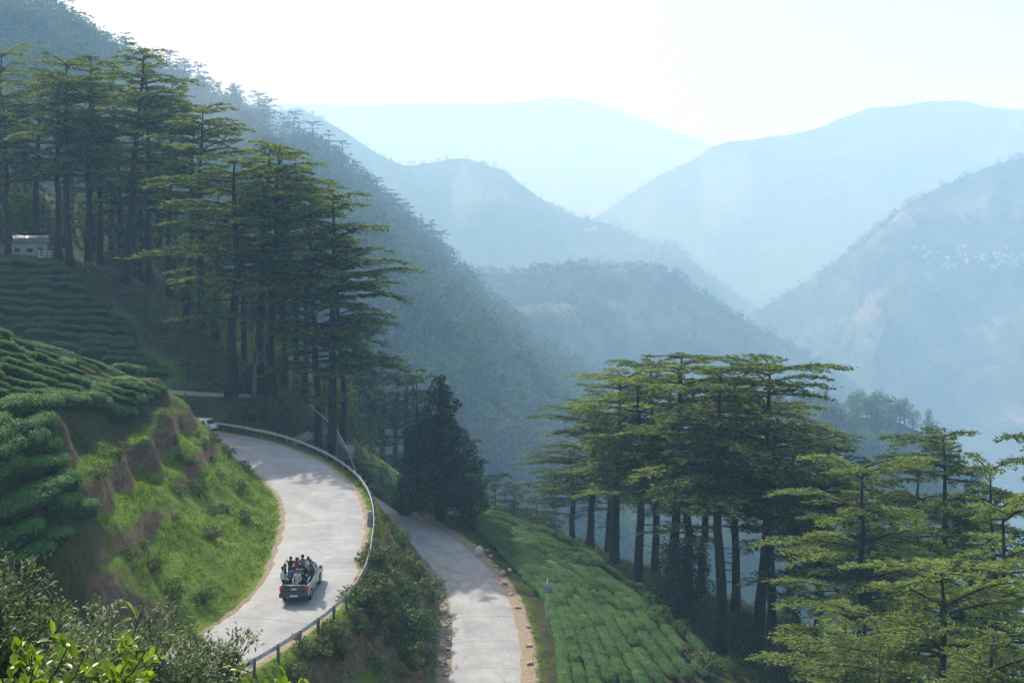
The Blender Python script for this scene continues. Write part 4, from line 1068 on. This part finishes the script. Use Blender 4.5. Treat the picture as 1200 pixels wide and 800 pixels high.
# dead snag
q = W(297, 490, 127); zg = ht(q[0], q[1]); mb = MB()
mb.tube([[0, 0, -.3], [.15, 0, 1.5], [.1, .1, 3.0], [.5, .1, 4.4], [1.0, .1, 5.0]], [.3, .24, .19, .12, .05], 8); mb.tube([[.15, .05, 3.2], [.9, .2, 4.0], [1.6, .2, 4.2]], [.1, .07, .03], 6); mb.tube([[.5, .1, 4.4], [.2, .2, 5.2], [.3, .3, 5.9]], [.07, .05, .02], 5)
tag(link('dead_tree', mb.mesh('dead_tree', True), M['dead_wood'], None, (q[0], q[1], zg)), 'leaning pale dead snag on the slope just above the bend', 'dead tree')
# grey tin sheet on a pole frame
q = W(349, 486, 127); zg = ht(q[0], q[1]); e = link('tin_shelter', None, None, None, (q[0], q[1], zg), .45); tag(e, 'slanting grey tin sheet on poles beside the cedars outside the bend', 'shelter')
nx = 40; xs = np.linspace(-1.5, 1.5, nx); V = np.array([[x, y, 1.2 + .45 * (x / 1.5) + .35 * y + .03 * math.sin(x * 30) + dz] for dz in (0, .02) for y in (-.8, .8) for x in xs])
f = []
for i in range(nx - 1):
    f += [[i, i + 1, nx + i + 1, nx + i], [2 * nx + i, 3 * nx + i, 3 * nx + i + 1, 2 * nx + i + 1], [i, 2 * nx + i, 2 * nx + i + 1, i + 1], [nx + i, nx + i + 1, 3 * nx + i + 1, 3 * nx + i]]
link('sheet', make_mesh('sheet', V, np.array(f)), M['tin'], e)
for x in (-1.4, 1.4):
    for y in (-.7, .7):
        mb = MB(); mb.tube([[x, y, -1.5], [x, y, 1.17 + .45 * (x / 1.5) + .35 * y]], [.05, .045], 6); link('pole', mb.mesh('pole'), M['dead_wood'], e)
# pale water pipe running down the slope
pp = []
for u, v, d in [(362, 474, 127), (378, 488, 127), (395, 505, 126.5), (408, 530, 126), (418, 556, 127), (428, 572, 127.5), (437, 584, 127.5)]:
    q = W(u, v, d); pp.append((q[0], q[1], max(q[2], ht(q[0], q[1]) + .25)))
e = link('water_pipe', None, None, None, pp[0]); tag(e, 'pale pipe running down the slope from the tin shelter to the lower road', 'pipe')
PL = smooth_line([p + (0,) for p in pp], .4)[:, :3] - np.array(pp[0]); mb = MB(); mb.tube(PL, np.full(len(PL), .085), 7); link('pipe', mb.mesh('pipe', True), M['cable'], e)
for p in pp[1:-1]:
    g = ht(p[0], p[1]); mb = MB(); mb.tube([[p[0] - pp[0][0], p[1] - pp[0][1], g - .4 - pp[0][2]], [p[0] - pp[0][0], p[1] - pp[0][1], p[2] - .05 - pp[0][2]]], [.06, .06], 6); link('support', mb.mesh('support'), M['post'], e)
# white milestone
h, n = hit(562, 650); e = link('milestone', None, None, None, h, .35, .78); tag(e, 'white rounded milestone on the sandy verge of the lower road', 'milestone')
pr = [(-.46, -.3), (.46, -.3), (.46, .62)] + [(.46 * math.cos(a), .62 + .42 * math.sin(a)) for a in np.linspace(.2, math.pi - .2, 9)] + [(-.46, .62)]
def extrude(pr, y0, y1):
    m = len(pr); V = [(x, y0, z) for x, z in pr] + [(x, y1, z) for x, z in pr]; mb = MB()
    mb.add(V, np.array([[i, (i + 1) % m, m + (i + 1) % m, m + i] for i in range(m)])); c0 = len(V); mb.v.append(np.array([[0, y0, .35], [0, y1, .35]])); mb.n += 2
    mb.f3.append(np.array([[(i + 1) % m, i, c0] for i in range(m)])); mb.f3.append(np.array([[m + i, m + (i + 1) % m, c0 + 1] for i in range(m)])); return mb
link('slab', extrude(pr, -.14, .14).mesh('slab'), M['white_paint'], e); mb = MB(); mb.box((-.6, -.3, -.35), (.6, .3, .06)); link('plinth', mb.mesh('plinth'), M['concrete'], e)
# thin signpost in the tea
h, n = hit(640, 742); e = link('signpost', None, None, None, h, .3); tag(e, 'thin pale signpost with a small faded board in the lower tea', 'signpost')
mb = MB(); mb.tube([[0, 0, -.4], [.03, 0, 2.2], [.12, 0, 4.0]], [.06, .05, .045], 7); link('post', mb.mesh('post', True), M['cable'], e)
M['faded'] = simple('faded_sign_paint', (.30, .36, .33), .6, .1, .5, 5); mb = MB(); mb.box((-.22, -.09, 3.0), (.46, -.06, 3.75)); link('board', mb.mesh('board'), M['faded'], e)

# ------------------------------------------------------------------ vehicles
def paint(name, col, rough=.3): return simple(name, col, rough, .1, .06, 3, 0, .6)
M['car_silver'] = paint('silver_grey_paint', (.34, .37, .38)); M['car_dark'] = paint('dark_teal_paint', (.035, .07, .085)); M['car_white'] = paint('white_car_paint', (.75, .76, .77))
M['glass'] = simple('dark_vehicle_glass', (.02, .025, .03), .08, 0, .1, 2, 0, .8); M['rubber'] = simple('tyre_rubber', (.025, .025, .027), .85, 0, .2, 9)
M['rim'] = simple('wheel_rim', (.35, .36, .37), .35, .7, .1, 9); M['tail'] = simple('tail_lamp_red', (.45, .02, .03), .25, 0, .1, 9); M['plate'] = simple('number_plate', (.75, .72, .62), .5, 0, .1, 9)
M['trim'] = simple('black_trim', (.03, .03, .032), .6, 0, .2, 9); M['lamp'] = simple('clear_lamp', (.7, .72, .75), .15, .2, .1, 9)
def bevelled(mb, name, w=.04, seg=2):
    me = mb.mesh(name); bm = bmesh.new(); bm.from_mesh(me); bmesh.ops.remove_doubles(bm, verts=bm.verts, dist=1e-4)
    bmesh.ops.bevel(bm, geom=list(bm.edges), offset=w, segments=seg, affect='EDGES', clamp_overlap=True)
    for f in bm.faces: f.smooth = True
    bm.to_mesh(me); bm.free(); return me
def side_extrude(pts, x0, x1):
    """outline in (y, z) pushed through from x0 to x1, capped as one polygon"""
    m = len(pts); me = bpy.data.meshes.new('body'); V = [(x0, y, z) for y, z in pts] + [(x1, y, z) for y, z in pts]
    F_ = [list(range(m)), [m + m - 1 - i for i in range(m)]] + [[i, m + i, m + (i + 1) % m, (i + 1) % m] for i in range(m)]
    me.from_pydata(V, [], F_); bm = bmesh.new(); bm.from_mesh(me); bmesh.ops.recalc_face_normals(bm, faces=bm.faces)
    bmesh.ops.bevel(bm, geom=[e for e in bm.edges if abs(e.verts[0].co.x - e.verts[1].co.x) < 1e-6], offset=.045, segments=2, affect='EDGES', clamp_overlap=True)
    bm.to_mesh(me); bm.free(); return me
def arch(yc, r, z0, n=9): return [(yc + r * math.cos(a), z0 + r * math.sin(a)) for a in np.linspace(0, math.pi, n)]
def wheel_mesh():
    t = MB(); th = np.linspace(0, 2 * math.pi, 25)[:-1]; prof = [(-.1, .22), (-.115, .30), (-.08, .36), (.08, .36), (.115, .30), (.1, .22)]
    V = [(x, r * math.cos(a), r * math.sin(a)) for a in th for x, r in prof]; m = len(prof); n = len(th)
    t.add(V, np.array([[i * m + j, i * m + (j + 1) % m, ((i + 1) % n) * m + (j + 1) % m, ((i + 1) % n) * m + j] for i in range(n) for j in range(m)]))
    r = MB(); r.tube([[-.07, 0, 0], [.085, 0, 0]], [.23, .23], 16); r.tube([[.07, 0, 0], [.1, 0, 0]], [.07, .06], 10)
    return t.mesh('tyre', True), r.mesh('rim')
TY, RI = wheel_mesh()
def wheel(e, x, y):
    w = link('wheel', TY, M['rubber'], e, (x, y, .36)); w.name = 'wheel'; r = link('rim', RI, M['rim'], w); 
    if x < 0: r.rotation_euler = (0, 0, math.pi)
def quadpane(e, name, pts, mat, th=.012):
    p = np.array(pts, float); n = np.cross(p[1] - p[0], p[2] - p[0]); n /= np.linalg.norm(n); V = np.concatenate([p + n * th, p + n * .002])
    return link(name, make_mesh(name, V, np.array([[0, 1, 2, 3], [7, 6, 5, 4], [0, 4, 5, 1], [1, 5, 6, 2], [2, 6, 7, 3], [3, 7, 4, 0]])), mat, e)
def cabin(e, y0, y1, y2, y3, z0, z1, w0, w1, mat):
    V = np.array([[-w0, y0, z0], [w0, y0, z0], [w0, y3, z0], [-w0, y3, z0], [-w1, y1, z1], [w1, y1, z1], [w1, y2, z1], [-w1, y2, z1]]); mb = MB(); mb.add(V, np.array([[0, 3, 2, 1], [4, 5, 6, 7], [0, 1, 5, 4], [1, 2, 6, 5], [2, 3, 7, 6], [3, 0, 4, 7]]))
    c = link('cab', bevelled(mb, 'cab', .05), mat, e)
    def pane(a, b, c_, d, s0, s1, t0, t1):
        a, b, c_, d = map(lambda i: V[i], (a, b, c_, d)); f = lambda s, t: (a * (1 - s) + b * s) * (1 - t) + (d * (1 - s) + c_ * s) * t
        return [f(s0, t0), f(s1, t0), f(s1, t1), f(s0, t1)]
    quadpane(c, 'rear_window', pane(0, 1, 5, 4, .1, .9, .18, .84), M['glass']); quadpane(c, 'windscreen', pane(2, 3, 7, 6, .07, .93, .12, .9), M['glass'])
    for a, b, c_, d in ((1, 2, 6, 5), (3, 0, 4, 7)):
        quadpane(c, 'side_window', pane(a, b, c_, d, .08, .49, .16, .85), M['glass']); quadpane(c, 'side_window', pane(a, b, c_, d, .53, .92, .16, .85), M['glass'])
    return c
def pickup(loc, yaw):
    e = link('pickup_truck', None, None, None, loc, yaw); tag(e, 'silver grey pickup truck with a crowd riding in its open bed', 'pickup truck')
    low = [(-2.48, .42)] + arch(-1.5, .43, .38)[::-1] + [(-.9, .38)] + [(.9, .38)] + arch(1.5, .43, .38)[::-1] + [(2.5, .45), (2.52, .72), (-2.48, .72)]
    link('body', side_extrude(low, -.84, .84), M['car_silver'], e)
    fr = [(-.28, .72), (2.52, .72), (2.48, .92), (2.2, 1.0), (1.3, 1.07), (-.28, 1.07)]; link('bonnet', side_extrude(fr, -.83, .83), M['car_silver'], e)
    for sx in (-1, 1):
        mb = MB(); mb.box((sx * .84 - .04 * (sx > 0) - .01, -2.44, .70), (sx * .84 + .04 * (sx < 0) + .01, -.3, 1.10)); link('bed_side', bevelled(mb, 'bed_side', .015, 1), M['car_silver'], e)
        mb = MB(); mb.box((sx * .88 - .05, -2.5, .78), (sx * .88 + .0 if sx > 0 else sx * .88 + .05, -2.42, 1.05)) if False else mb.box((min(sx * .60, sx * .845), -2.515, .80), (max(sx * .60, sx * .845), -2.44, 1.04)); link('tail_lamp', bevelled(mb, 'tail_lamp', .015, 1), M['tail'], e)
        mb = MB(); mb.box((min(sx * .86, sx * 1.02), .95, 1.12), (max(sx * .86, sx * 1.02), 1.03, 1.28)); link('wing_mirror', bevelled(mb, 'wing_mirror', .02, 1), M['trim'], e)
        mb = MB(); mb.box((min(sx * .5, sx * .8), 2.44, .76), (max(sx * .5, sx * .8), 2.53, .92)); link('headlight', bevelled(mb, 'headlight', .015, 1), M['lamp'], e)
        for y in (-1.5, 1.5): wheel(e, sx * .76, y)
    mb = MB(); mb.box((-.59, -2.49, .72), (.59, -2.43, 1.10)); tg = link('tailgate', bevelled(mb, 'tailgate', .015, 1), M['car_dark'], e)
    mb = MB(); mb.box((-.16, -2.502, .85), (.16, -2.492, .97)); link('emblem', mb.mesh('emblem'), M['plate'], tg); mb = MB(); mb.box((-.2, -2.506, 1.0), (.2, -2.492, 1.04)); link('handle', mb.mesh('handle'), M['trim'], tg)
    mb = MB(); mb.box((-.86, -2.62, .42), (.86, -2.49, .68)); bp = link('bumper', bevelled(mb, 'bumper', .03), M['car_dark'], e); mb = MB(); mb.box((-.24, -2.634, .48), (.24, -2.622, .6)); link('number_plate', mb.mesh('number_plate'), M['plate'], bp)
    mb = MB(); mb.box((-.8, -2.43, .725), (.8, -.3, .76)); link('bed_floor', mb.mesh('bed_floor'), M['trim'], e)
    cabin(e, -.26, -.12, .75, 1.35, 1.07, 1.68, .80, .66, M['car_silver'])
    rk = MB()
    for sx in (-.78, .78):
        rk.tube([[sx, -2.4, 1.1], [sx, -2.4, 1.36], [sx, -.4, 1.36], [sx, -.4, 1.1]], [.022] * 4, 6); rk.tube([[sx, -.35, 1.1], [sx, -.35, 1.86]], [.024] * 2, 6)
    rk.tube([[-.78, -.35, 1.86], [.78, -.35, 1.86]], [.024] * 2, 6); rk.tube([[-.78, -2.42, 1.13], [.78, -2.42, 1.13]], [.02] * 2, 6); link('bed_rail', rk.mesh('bed_rail', True), M['white_paint'], e)
    return e
def car(loc, yaw):
    e = link('parked_car', None, None, None, loc, yaw); tag(e, 'small white car half hidden by the bank at the far end of the upper road', 'car')
    low = [(-1.9, .42)] + arch(-1.2, .42, .36)[::-1] + [(-.6, .34), (.65, .34)] + arch(1.25, .42, .36)[::-1] + [(1.88, .42), (1.9, .68), (1.1, .92), (-1.85, .95), (-1.92, .7)]
    link('body', side_extrude(low, -.8, .8), M['car_white'], e); cabin(e, -1.8, -1.4, .25, 1.0, .93, 1.48, .76, .6, M['car_white'])
    for sx in (-1, 1):
        for y in (-1.2, 1.25): wheel(e, sx * .73, y)
        mb = MB(); mb.box((min(sx * .5, sx * .76), -1.93, .7), (max(sx * .5, sx * .76), -1.86, .88)); link('tail_lamp', mb.mesh('tail_lamp'), M['tail'], e)
        mb = MB(); mb.box((min(sx * .45, sx * .74), 1.82, .58), (max(sx * .45, sx * .74), 1.915, .72)); link('headlight', mb.mesh('headlight'), M['lamp'], e)
    for y in (-1.97, 1.86):
        mb = MB(); mb.box((-.78, y, .36), (.78, y + .11, .55)); link('bumper', bevelled(mb, 'bumper', .03), M['trim'], e)
TX, TY_ = -12.75, 72.6; k = int(np.argmin(np.hypot(UP[:, 0] - TX, UP[:, 1] - TY_))); tz = UP[k, 2] + .03; TYAW = -math.radians(1)
truck = pickup((TX, TY_, tz), TYAW); truck.rotation_euler = (math.radians(1.9), 0, TYAW)
k = int(np.argmin(np.abs(UP[:, 1] - 119.0) + 100 * (UP[:, 0] > -22))); dn = UP[k + 1] - UP[k - 1]; n2_ = normals2(UP)[k]
car((UP[k, 0] + n2_[0] * .6, UP[k, 1] + n2_[1] * .6, UP[k, 2] + .03), math.atan2(-dn[0], dn[1]))

# ------------------------------------------------------------------ the passengers
M['skin'] = simple('skin', (.30, .17, .11), .6, 0, .1, 9); M['hair'] = simple('black_hair', (.018, .015, .014), .6, 0, .2, 9)
def person(x, y, z, yaw, pose, shirt, trousers, label, lean=0., arm=0, hs=1.0):
    """joints in local metres, facing +Y"""
    if pose == 'stand':
        J = dict(pel=(0, 0, .93), spn=(0, .0, 1.12), che=(0, .02 + lean, 1.34), nk=(0, .03 + lean, 1.49), hd=(0, .06 + lean, 1.60), top=(0, .06 + lean, 1.71))
        for s, n in ((-1, 'l'), (1, 'r')): J.update({'hip' + n: (.10 * s, 0, .88), 'kn' + n: (.12 * s, .05, .48), 'an' + n: (.12 * s, -.02, .09), 'toe' + n: (.13 * s, .14, .04)})
    else:
        J = dict(pel=(0, 0, .12), spn=(0, -.02, .30), che=(0, .0 + lean, .53), nk=(0, .02 + lean, .68), hd=(0, .06 + lean, .79), top=(0, .07 + lean, .90))
        for s, n in ((-1, 'l'), (1, 'r')): J.update({'hip' + n: (.10 * s, .05, .10), 'kn' + n: (.15 * s, .45, .16), 'an' + n: (.14 * s, .46, -.26), 'toe' + n: (.14 * s, .61, -.30)})
    c = np.array(J['che']); 
    for s, n in ((-1, 'l'), (1, 'r')):
        J['sh' + n] = tuple(c + np.array([.18 * s, 0, .06]))
        up = (arm == 1 and s > 0) or arm == 2
        J['el' + n] = tuple(c + (np.array([.32 * s, .14, .03]) if up else np.array([.26 * s, .02, -.20])))
        J['wr' + n] = tuple(c + (np.array([.30 * s, .36, .10]) if up else np.array([.22 * s, .22, -.30])))
        J['ha' + n] = tuple(c + (np.array([.28 * s, .44, .12]) if up else np.array([.19 * s, .30, -.32])))
    names = list(J); ix = {k: i for i, k in enumerate(names)}
    E = [('pel', 'spn'), ('spn', 'che'), ('che', 'nk'), ('nk', 'hd'), ('hd', 'top')]
    for n in 'lr': E += [('pel', 'hip' + n), ('hip' + n, 'kn' + n), ('kn' + n, 'an' + n), ('an' + n, 'toe' + n), ('che', 'sh' + n), ('sh' + n, 'el' + n), ('el' + n, 'wr' + n), ('wr' + n, 'ha' + n)]
    rad = dict(pel=.15, spn=.135, che=.155, nk=.06, hd=.098, top=.075, hip=.105, kn=.07, an=.05, toe=.045, sh=.07, el=.05, wr=.036, ha=.042)
    me = bpy.data.meshes.new('skeleton'); me.from_pydata([J[n] for n in names], [(ix[a], ix[b]) for a, b in E], []); o = bpy.data.objects.new('skeleton', me); COL.objects.link(o)
    md = o.modifiers.new('skin', 'SKIN'); 
    for i, n in enumerate(names):
        r = rad.get(n) or rad[n[:-1]]; sv = me.skin_vertices[0].data[i]; sv.radius = (r, r); sv.use_root = (n == 'pel')
    o.modifiers.new('sub', 'SUBSURF').levels = 1
    dg = bpy.context.evaluated_depsgraph_get(); bme = bpy.data.meshes.new_from_object(o.evaluated_get(dg)); bpy.data.objects.remove(o)
    bme.materials.clear()
    for m in (shirt, trousers, M['skin'], M['trim']): bme.materials.append(m)
    hz, pz = J['nk'][2], J['pel'][2]
    for p in bme.polygons:
        q = p.center; mi = 0
        if q.z > hz: mi = 2
        elif min((q - Vector(J['hal'])).length, (q - Vector(J['har'])).length) < .13: mi = 2
        elif pose == 'stand' and q.z < .08: mi = 3
        elif pose != 'stand' and q.z < -.2: mi = 3
        elif q.z < pz + .03 or (pose != 'stand' and q.y > .2 and q.z < .28 and abs(q.x) < .26): mi = 1
        p.material_index = mi; p.use_smooth = True
    b = link('person', bme, None, None, (x, y, z), yaw, hs); tag(b, label, 'person', 'people riding in the pickup bed')
    bm = bmesh.new(); bmesh.ops.create_uvsphere(bm, u_segments=12, v_segments=8, radius=.118)
    for v in bm.verts:
        v.co.z *= 1.1
        if v.co.y > .03 and v.co.z < .05: v.co.y = .03
        if v.co.z < -.07: v.co.x *= .8
    hm = bpy.data.meshes.new('hair'); bm.to_mesh(hm); bm.free()
    for p in hm.polygons: p.use_smooth = True
    hd = J['hd']; link('hair', hm, M['hair'], b, (hd[0], hd[1] - .018, hd[2] + .045))
def cloth(n, c): return simple(n, c, .85, 0, .15, 9)
CL = {'black': cloth('black_cloth', (.02, .02, .022)), 'navy': cloth('navy_cloth', (.025, .03, .07)), 'white': cloth('white_cloth', (.6, .6, .62)), 'red': cloth('dark_red_cloth', (.20, .04, .05)),
      'pink': cloth('dusty_pink_cloth', (.40, .22, .25)), 'grey': cloth('grey_cloth', (.18, .18, .20)), 'blue': cloth('blue_cloth', (.06, .12, .25)), 'cream': cloth('cream_cloth', (.45, .42, .36))}
Tm = Matrix.Translation((TX, TY_, tz)) @ Matrix.Rotation(TYAW, 4, 'Z')
def ride(lx, ly, lz, yaw, pose, sh, tr, lb, **k):
    p = Tm @ Vector((lx, ly, lz + ly * .033)); person(p.x, p.y, p.z, TYAW + yaw, pose, CL[sh], CL[tr], lb, **k)
B = .765
ride(-.58, -.62, B, .1, 'stand', 'black', 'navy', 'person in black standing behind the cab at its outer corner', lean=.06, arm=2, hs=.86)
ride(-.22, -.60, B, 0, 'stand', 'red', 'black', 'person in dark red standing behind the cab', lean=.05, arm=2, hs=.83)
ride(.12, -.58, B, 0, 'stand', 'grey', 'navy', 'tallest person, in grey, standing behind the cab', lean=.05, arm=2, hs=.92)
ride(.46, -.62, B, -.1, 'stand', 'white', 'black', 'person in white standing behind the cab', lean=.05, arm=1, hs=.86)
ride(.66, -1.0, B, -.2, 'stand', 'cream', 'navy', 'person in cream standing at the bed side', lean=.02, hs=.84)
ride(.80, -1.38, 1.16, 1.57, 'sit', 'black', 'black', 'person in black sitting on the bed side behind the cab')
ride(.80, -.80, 1.16, 1.57, 'sit', 'navy', 'black', 'person in navy sitting on the bed side next to the cab', hs=.95)
ride(-.80, -1.95, 1.16, -1.57, 'sit', 'white', 'black', 'person in white sitting on the bed side by the tailgate')
ride(-.80, -1.30, 1.16, -1.57, 'sit', 'black', 'navy', 'person in black sitting in the middle of the bed side', hs=.97)
ride(-.28, -1.45, 1.0, .2, 'sit', 'blue', 'navy', 'person in blue sitting inside the bed')
ride(.08, -1.85, .98, 2.9, 'sit', 'white', 'blue', 'person in white and blue sitting inside the bed near the tailgate', hs=.95)
ride(.36, -1.75, .98, -.4, 'sit', 'navy', 'black', 'person in navy sitting inside the bed near the tailgate', hs=.95)
ride(.05, -1.1, 1.05, 0, 'sit', 'pink', 'black', 'person in dusty pink sitting in the middle of the bed', hs=.97)

# ------------------------------------------------------------------ buildings
def house(name, loc, yaw, w, d, hgt, wall, roof, label, cat='house', group=None, win=False, rz=.35):
    e = link(name, None, None, None, loc, yaw); tag(e, label, cat, group)
    mb = MB(); mb.box((-w / 2, -d / 2, -2.0), (w / 2, d / 2, hgt)); wl = link('wall', mb.mesh('wall'), wall, e)
    o = .12 * w ** .5; V = np.array([[-w / 2 - o, -d / 2 - o, hgt], [w / 2 + o, -d / 2 - o, hgt], [w / 2 + o, d / 2 + o, hgt], [-w / 2 - o, d / 2 + o, hgt], [-w / 2 - o, 0, hgt + d * rz], [w / 2 + o, 0, hgt + d * rz]])
    mb = MB(); mb.add(V, np.array([[0, 1, 5, 4], [2, 3, 4, 5], [3, 2, 1, 0]])); mb.f3.append(np.array([[0, 4, 3], [1, 2, 5]])); link('roof', mb.mesh('roof'), roof, e)
    if win:
        for x in (-w * .3, w * .05):
            mb = MB(); mb.box((x - .35, -d / 2 - .05, .45), (x + .35, -d / 2 - .005, 1.0)); link('window', mb.mesh('window'), M['glass'], e)
        mb = MB(); mb.box((w * .28, -d / 2 - .06, 0), (w * .28 + .6, -d / 2 - .005, 1.15)); link('door', mb.mesh('door'), M['dead_wood'], e)
    return e
M['wall_white'] = simple('whitewashed_wall', (.48, .48, .47), .85, 0, .12, .8); M['roof_tin'] = simple('tin_roof', (.30, .33, .36), .5, .3, .3, .4); M['roof_red'] = simple('rust_roof', (.28, .14, .10), .7, 0, .3, .4)
x, y, _ = W(34, 296, 162); house('house', (x, y, ht(x, y) - .2), .3, 4.4, 3.4, 1.7, M['wall_white'], M['roof_tin'], 'low whitewashed house under the cedars above the tea terraces', win=True, rz=.3)
x, y, _ = W(58, 297, 158); e = link('rail_fence', None, None, None, (x, y, ht(x, y)), .1); tag(e, 'white rail fence beside the low house under the cedars', 'fence')
for xx in (-1.3, 0, 1.3):
    mb = MB(); mb.box((xx - .06, -.06, -.5), (xx + .06, .06, 1.15)); link('post', mb.mesh('post'), M['white_paint'], e)
for zz in (.3, .65, 1.0):
    mb = MB(); mb.box((-1.5, -.10, zz - .06), (1.5, -.062, zz + .06)); link('rail', mb.mesh('rail'), M['white_paint'], e)
r5 = random.Random(12)
for k in range(52):
    u, v = (r5.gauss(1128, 30), r5.gauss(300, 7)) if k < 36 else (r5.gauss(1188, 14), r5.gauss(306, 6))
    h, n = hit(u, v, B4)
    if h is None: continue
    w = r5.uniform(3.5, 7); house('house', h, r5.uniform(-.6, .6), w, w * .7, r5.uniform(2.5, 4.5), M['wall_white'], M['roof_tin'] if r5.random() < .7 else M['roof_red'], 'tiny white house of the village across the valley', 'house', 'village across the valley')
for u, v in [(690, 268), (697, 266), (703, 267), (688, 268)]:
    h, n = hit(u, v + 4, B2)
    if h is not None: house('house', h, .2, 12, 8, 6, M['wall_white'], M['roof_tin'], 'pale building on the shoulder of the blue peaked ridge', 'house', 'buildings on the blue ridge')

# ------------------------------------------------------------------ smoke drifting up from the slopes
def smoke(u, v, d, rx, ry, rz, dens, label):
    q = W(u, v, d); bm = bmesh.new(); bmesh.ops.create_icosphere(bm, subdivisions=4, radius=1)
    for p in bm.verts:
        c = p.co; c *= 1 + .22 * math.sin(c.x * 3 + u) * math.cos(c.y * 3.4 + v) + .12 * math.sin(c.z * 6 + d + c.x * 5)
    me = bpy.data.meshes.new('smoke'); bm.to_mesh(me); bm.free()
    m, nt, out = newmat('smoke'); vv = N(nt, 'ShaderNodeVolumePrincipled'); vv.inputs['Color'].default_value = (.74, .88, 1, 1); vv.inputs['Density'].default_value = dens; vv.inputs['Anisotropy'].default_value = .05
    nt.links.new(vv.outputs[0], out.inputs['Volume'])
    o = link('smoke', me, m, None, q, .4, (rx, ry, rz)); tag(o, label, 'smoke', kind='stuff')
smoke(228, 122, 520, 44, 50, 20, .002, 'white smoke drifting up behind the cedar stand')
smoke(545, 228, 2000, 26, 30, 44, .004, 'small smoke plume on the blue peaked ridge')
smoke(848, 222, 2300, 42, 60, 80, .0028, 'white smoke puff rising in the middle of the valley')
#@@END
# ------------------------------------------------------------------ haze: even air round the whole place
def haze():
    zs = [-50.0, 10.0]
    for o in scene.objects:
        if o.type == 'MESH' and o.parent is None:
            for c in o.bound_box: zs.append((o.matrix_world @ Vector(c)).z)
    lo, hi = min(zs) - 1.5, max(zs) + 16
    mb = MB(); mb.box((-9600, -200, lo), (9600, 11500, hi))
    m, nt, out = newmat('valley_haze'); v = N(nt, 'ShaderNodeVolumePrincipled')
    v.inputs['Color'].default_value = (.36, .64, 1.0, 1); v.inputs['Absorption Color'].default_value = (.97, .97, .97, 1)
    v.inputs['Density'].default_value = HAZE_DENSITY; v.inputs['Anisotropy'].default_value = .05
    nt.links.new(v.outputs[0], out.inputs['Volume'])
    tag(link('haze', mb.mesh('haze'), m), 'pale blue haze filling the valley', 'haze', kind='stuff')
    print('HAZE z', lo, hi)
haze()
